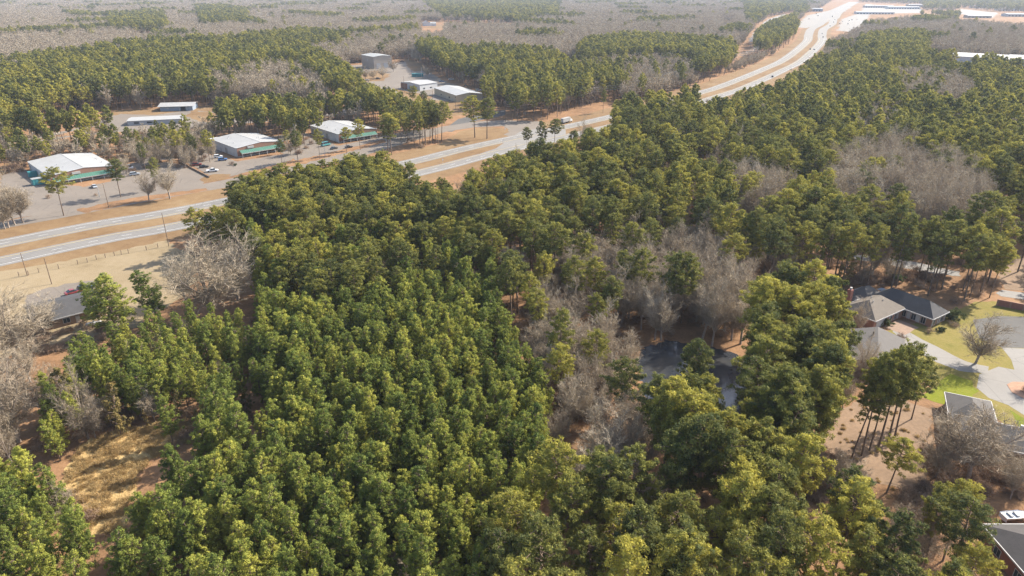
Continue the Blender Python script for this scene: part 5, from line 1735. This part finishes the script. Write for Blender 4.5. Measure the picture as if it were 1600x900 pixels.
rest = {}
for t_ in TREES:
    if t_ in single: continue
    k_, ri, x, y, h = t_
    d = math.hypot(x, y)
    wide = 1.0 if y < 900 else (1.15 if y < 1600 else (1.4 if y < 2600 else 1.7))
    rest.setdefault(k_, []).append((x, y, h, d > 420, wide))
mass('pine_forest', PINE, rest['pine'], 'dark green pine forest stretching away on both sides of the highway')
if rest.get('young'): mass('young_pine_plantation', YOUNG, rest['young'], 'further young pines of the planted block')
mass('bare_woodland', BARE, rest['bare'], 'grey-brown leafless woods stretching to the top of the picture')
if rest.get('cedar'): mass('cedar_thicket', CEDAR, rest['cedar'], 'further small cedars in the mixed wood')
# dead brush under and between the trees of the near half
br = []
for t_ in TREES:
    if t_[3] < 420:
        for q in range(2 if t_[0] != 'young' else 1):
            if rng.random() < .55: br.append((t_[2] + rng.normal(0, 3), t_[3] + rng.normal(0, 3), rng.uniform(1.0, 2.6), False, 1.0))
bx_, by_ = pj(np.array([b[0] for b in br]), np.array([b[1] for b in br]), 0)
okb = np.ones(len(br), bool)
for c in CLEAR: okb &= ~inpoly(bx_, by_, c)
for (fx, fy, fr) in FOOT: okb &= np.array([(b[0] - fx) ** 2 + (b[1] - fy) ** 2 > fr * fr for b in br])
okb &= abs(nearest_cl(np.array([b[0] for b in br]), np.array([b[1] for b in br]))) > 22
br = [b for b, o_ in zip(br, okb) if o_]

def fill(poly, n, lo, hi):
    q = np.array([g(*p) for p in poly])
    out = []
    while len(out) < n:
        x, y = rng.uniform(q[:, 0].min(), q[:, 0].max(), n), rng.uniform(q[:, 1].min(), q[:, 1].max(), n)
        bx, by = pj(x, y, 0)
        m = inpoly(bx, by, poly)
        out += [(a, c, rng.uniform(lo, hi), False, 1.0) for a, c in zip(x[m], y[m])]
    return out[:n]


br += fill([(380, 302), (480, 274), (560, 258), (600, 266), (480, 300), (392, 322)], 160, 1.2, 2.6)
br += fill([(1225, 690), (1300, 680), (1330, 780), (1290, 800), (1240, 750)], 45, 1.2, 2.4)
br += fill([(1400, 780), (1450, 750), (1460, 900), (1410, 900)], 50, 1.2, 2.4)
br += fill([(820, 480), (880, 500), (1000, 600), (1000, 650), (900, 660), (850, 590)], 120, 1.0, 2.2)
br += fill([(20, 520), (150, 505), (200, 520), (120, 545), (40, 560)], 50, 1.0, 2.0)
br += fill([(260, 660), (345, 650), (350, 690), (280, 690)], 30, 1.2, 2.4)
br += fill([(1440, 700), (1600, 720), (1600, 780), (1450, 760)], 70, 1.0, 2.2)
br += fill([(1320, 425), (1420, 420), (1480, 440), (1420, 445), (1330, 445)], 50, 1.2, 2.6)
tf_ = fill([(90, 785), (104, 735), (133, 692), (190, 670), (290, 657), (345, 657), (335, 682), (250, 707), (215, 745), (195, 800), (190, 830), (110, 835)], 500, .25, .9)
tf_ += fill([(1230, 690), (1285, 640), (1380, 625), (1450, 640), (1440, 780), (1320, 780)], 90, .15, .5)
mass('dead_grass', TUFT, tf_, 'straw-coloured dead grass tufts in the clearing and fields')
mass('undergrowth', BRUSH, br, 'brown dead brush on the forest floor')

# ------------------------------------------------------------------ haze
hz = MB().box(-6600, 6600, -260, 6400, -1.0, 91.0)
k = bpy.data.materials.new('haze')
k.use_nodes = True
k.node_tree.nodes.remove(k.node_tree.nodes['Principled BSDF'])
pv = k.node_tree.nodes.new('ShaderNodeVolumePrincipled')
pv.inputs['Color'].default_value = (.72, .82, 1.0, 1)
pv.inputs['Density'].default_value = 0.00007
pv.inputs['Anisotropy'].default_value = 0.1
k.node_tree.links.new(pv.outputs[0], k.node_tree.nodes['Material Output'].inputs['Volume'])
tag(hz.build('haze', k), 'thin blue winter haze over the far woods', kind='stuff')
print('TREES', len(TREES), {k_: len(v) for k_, v in rest.items()}, 'singles', len(single), 'brush', len(br))
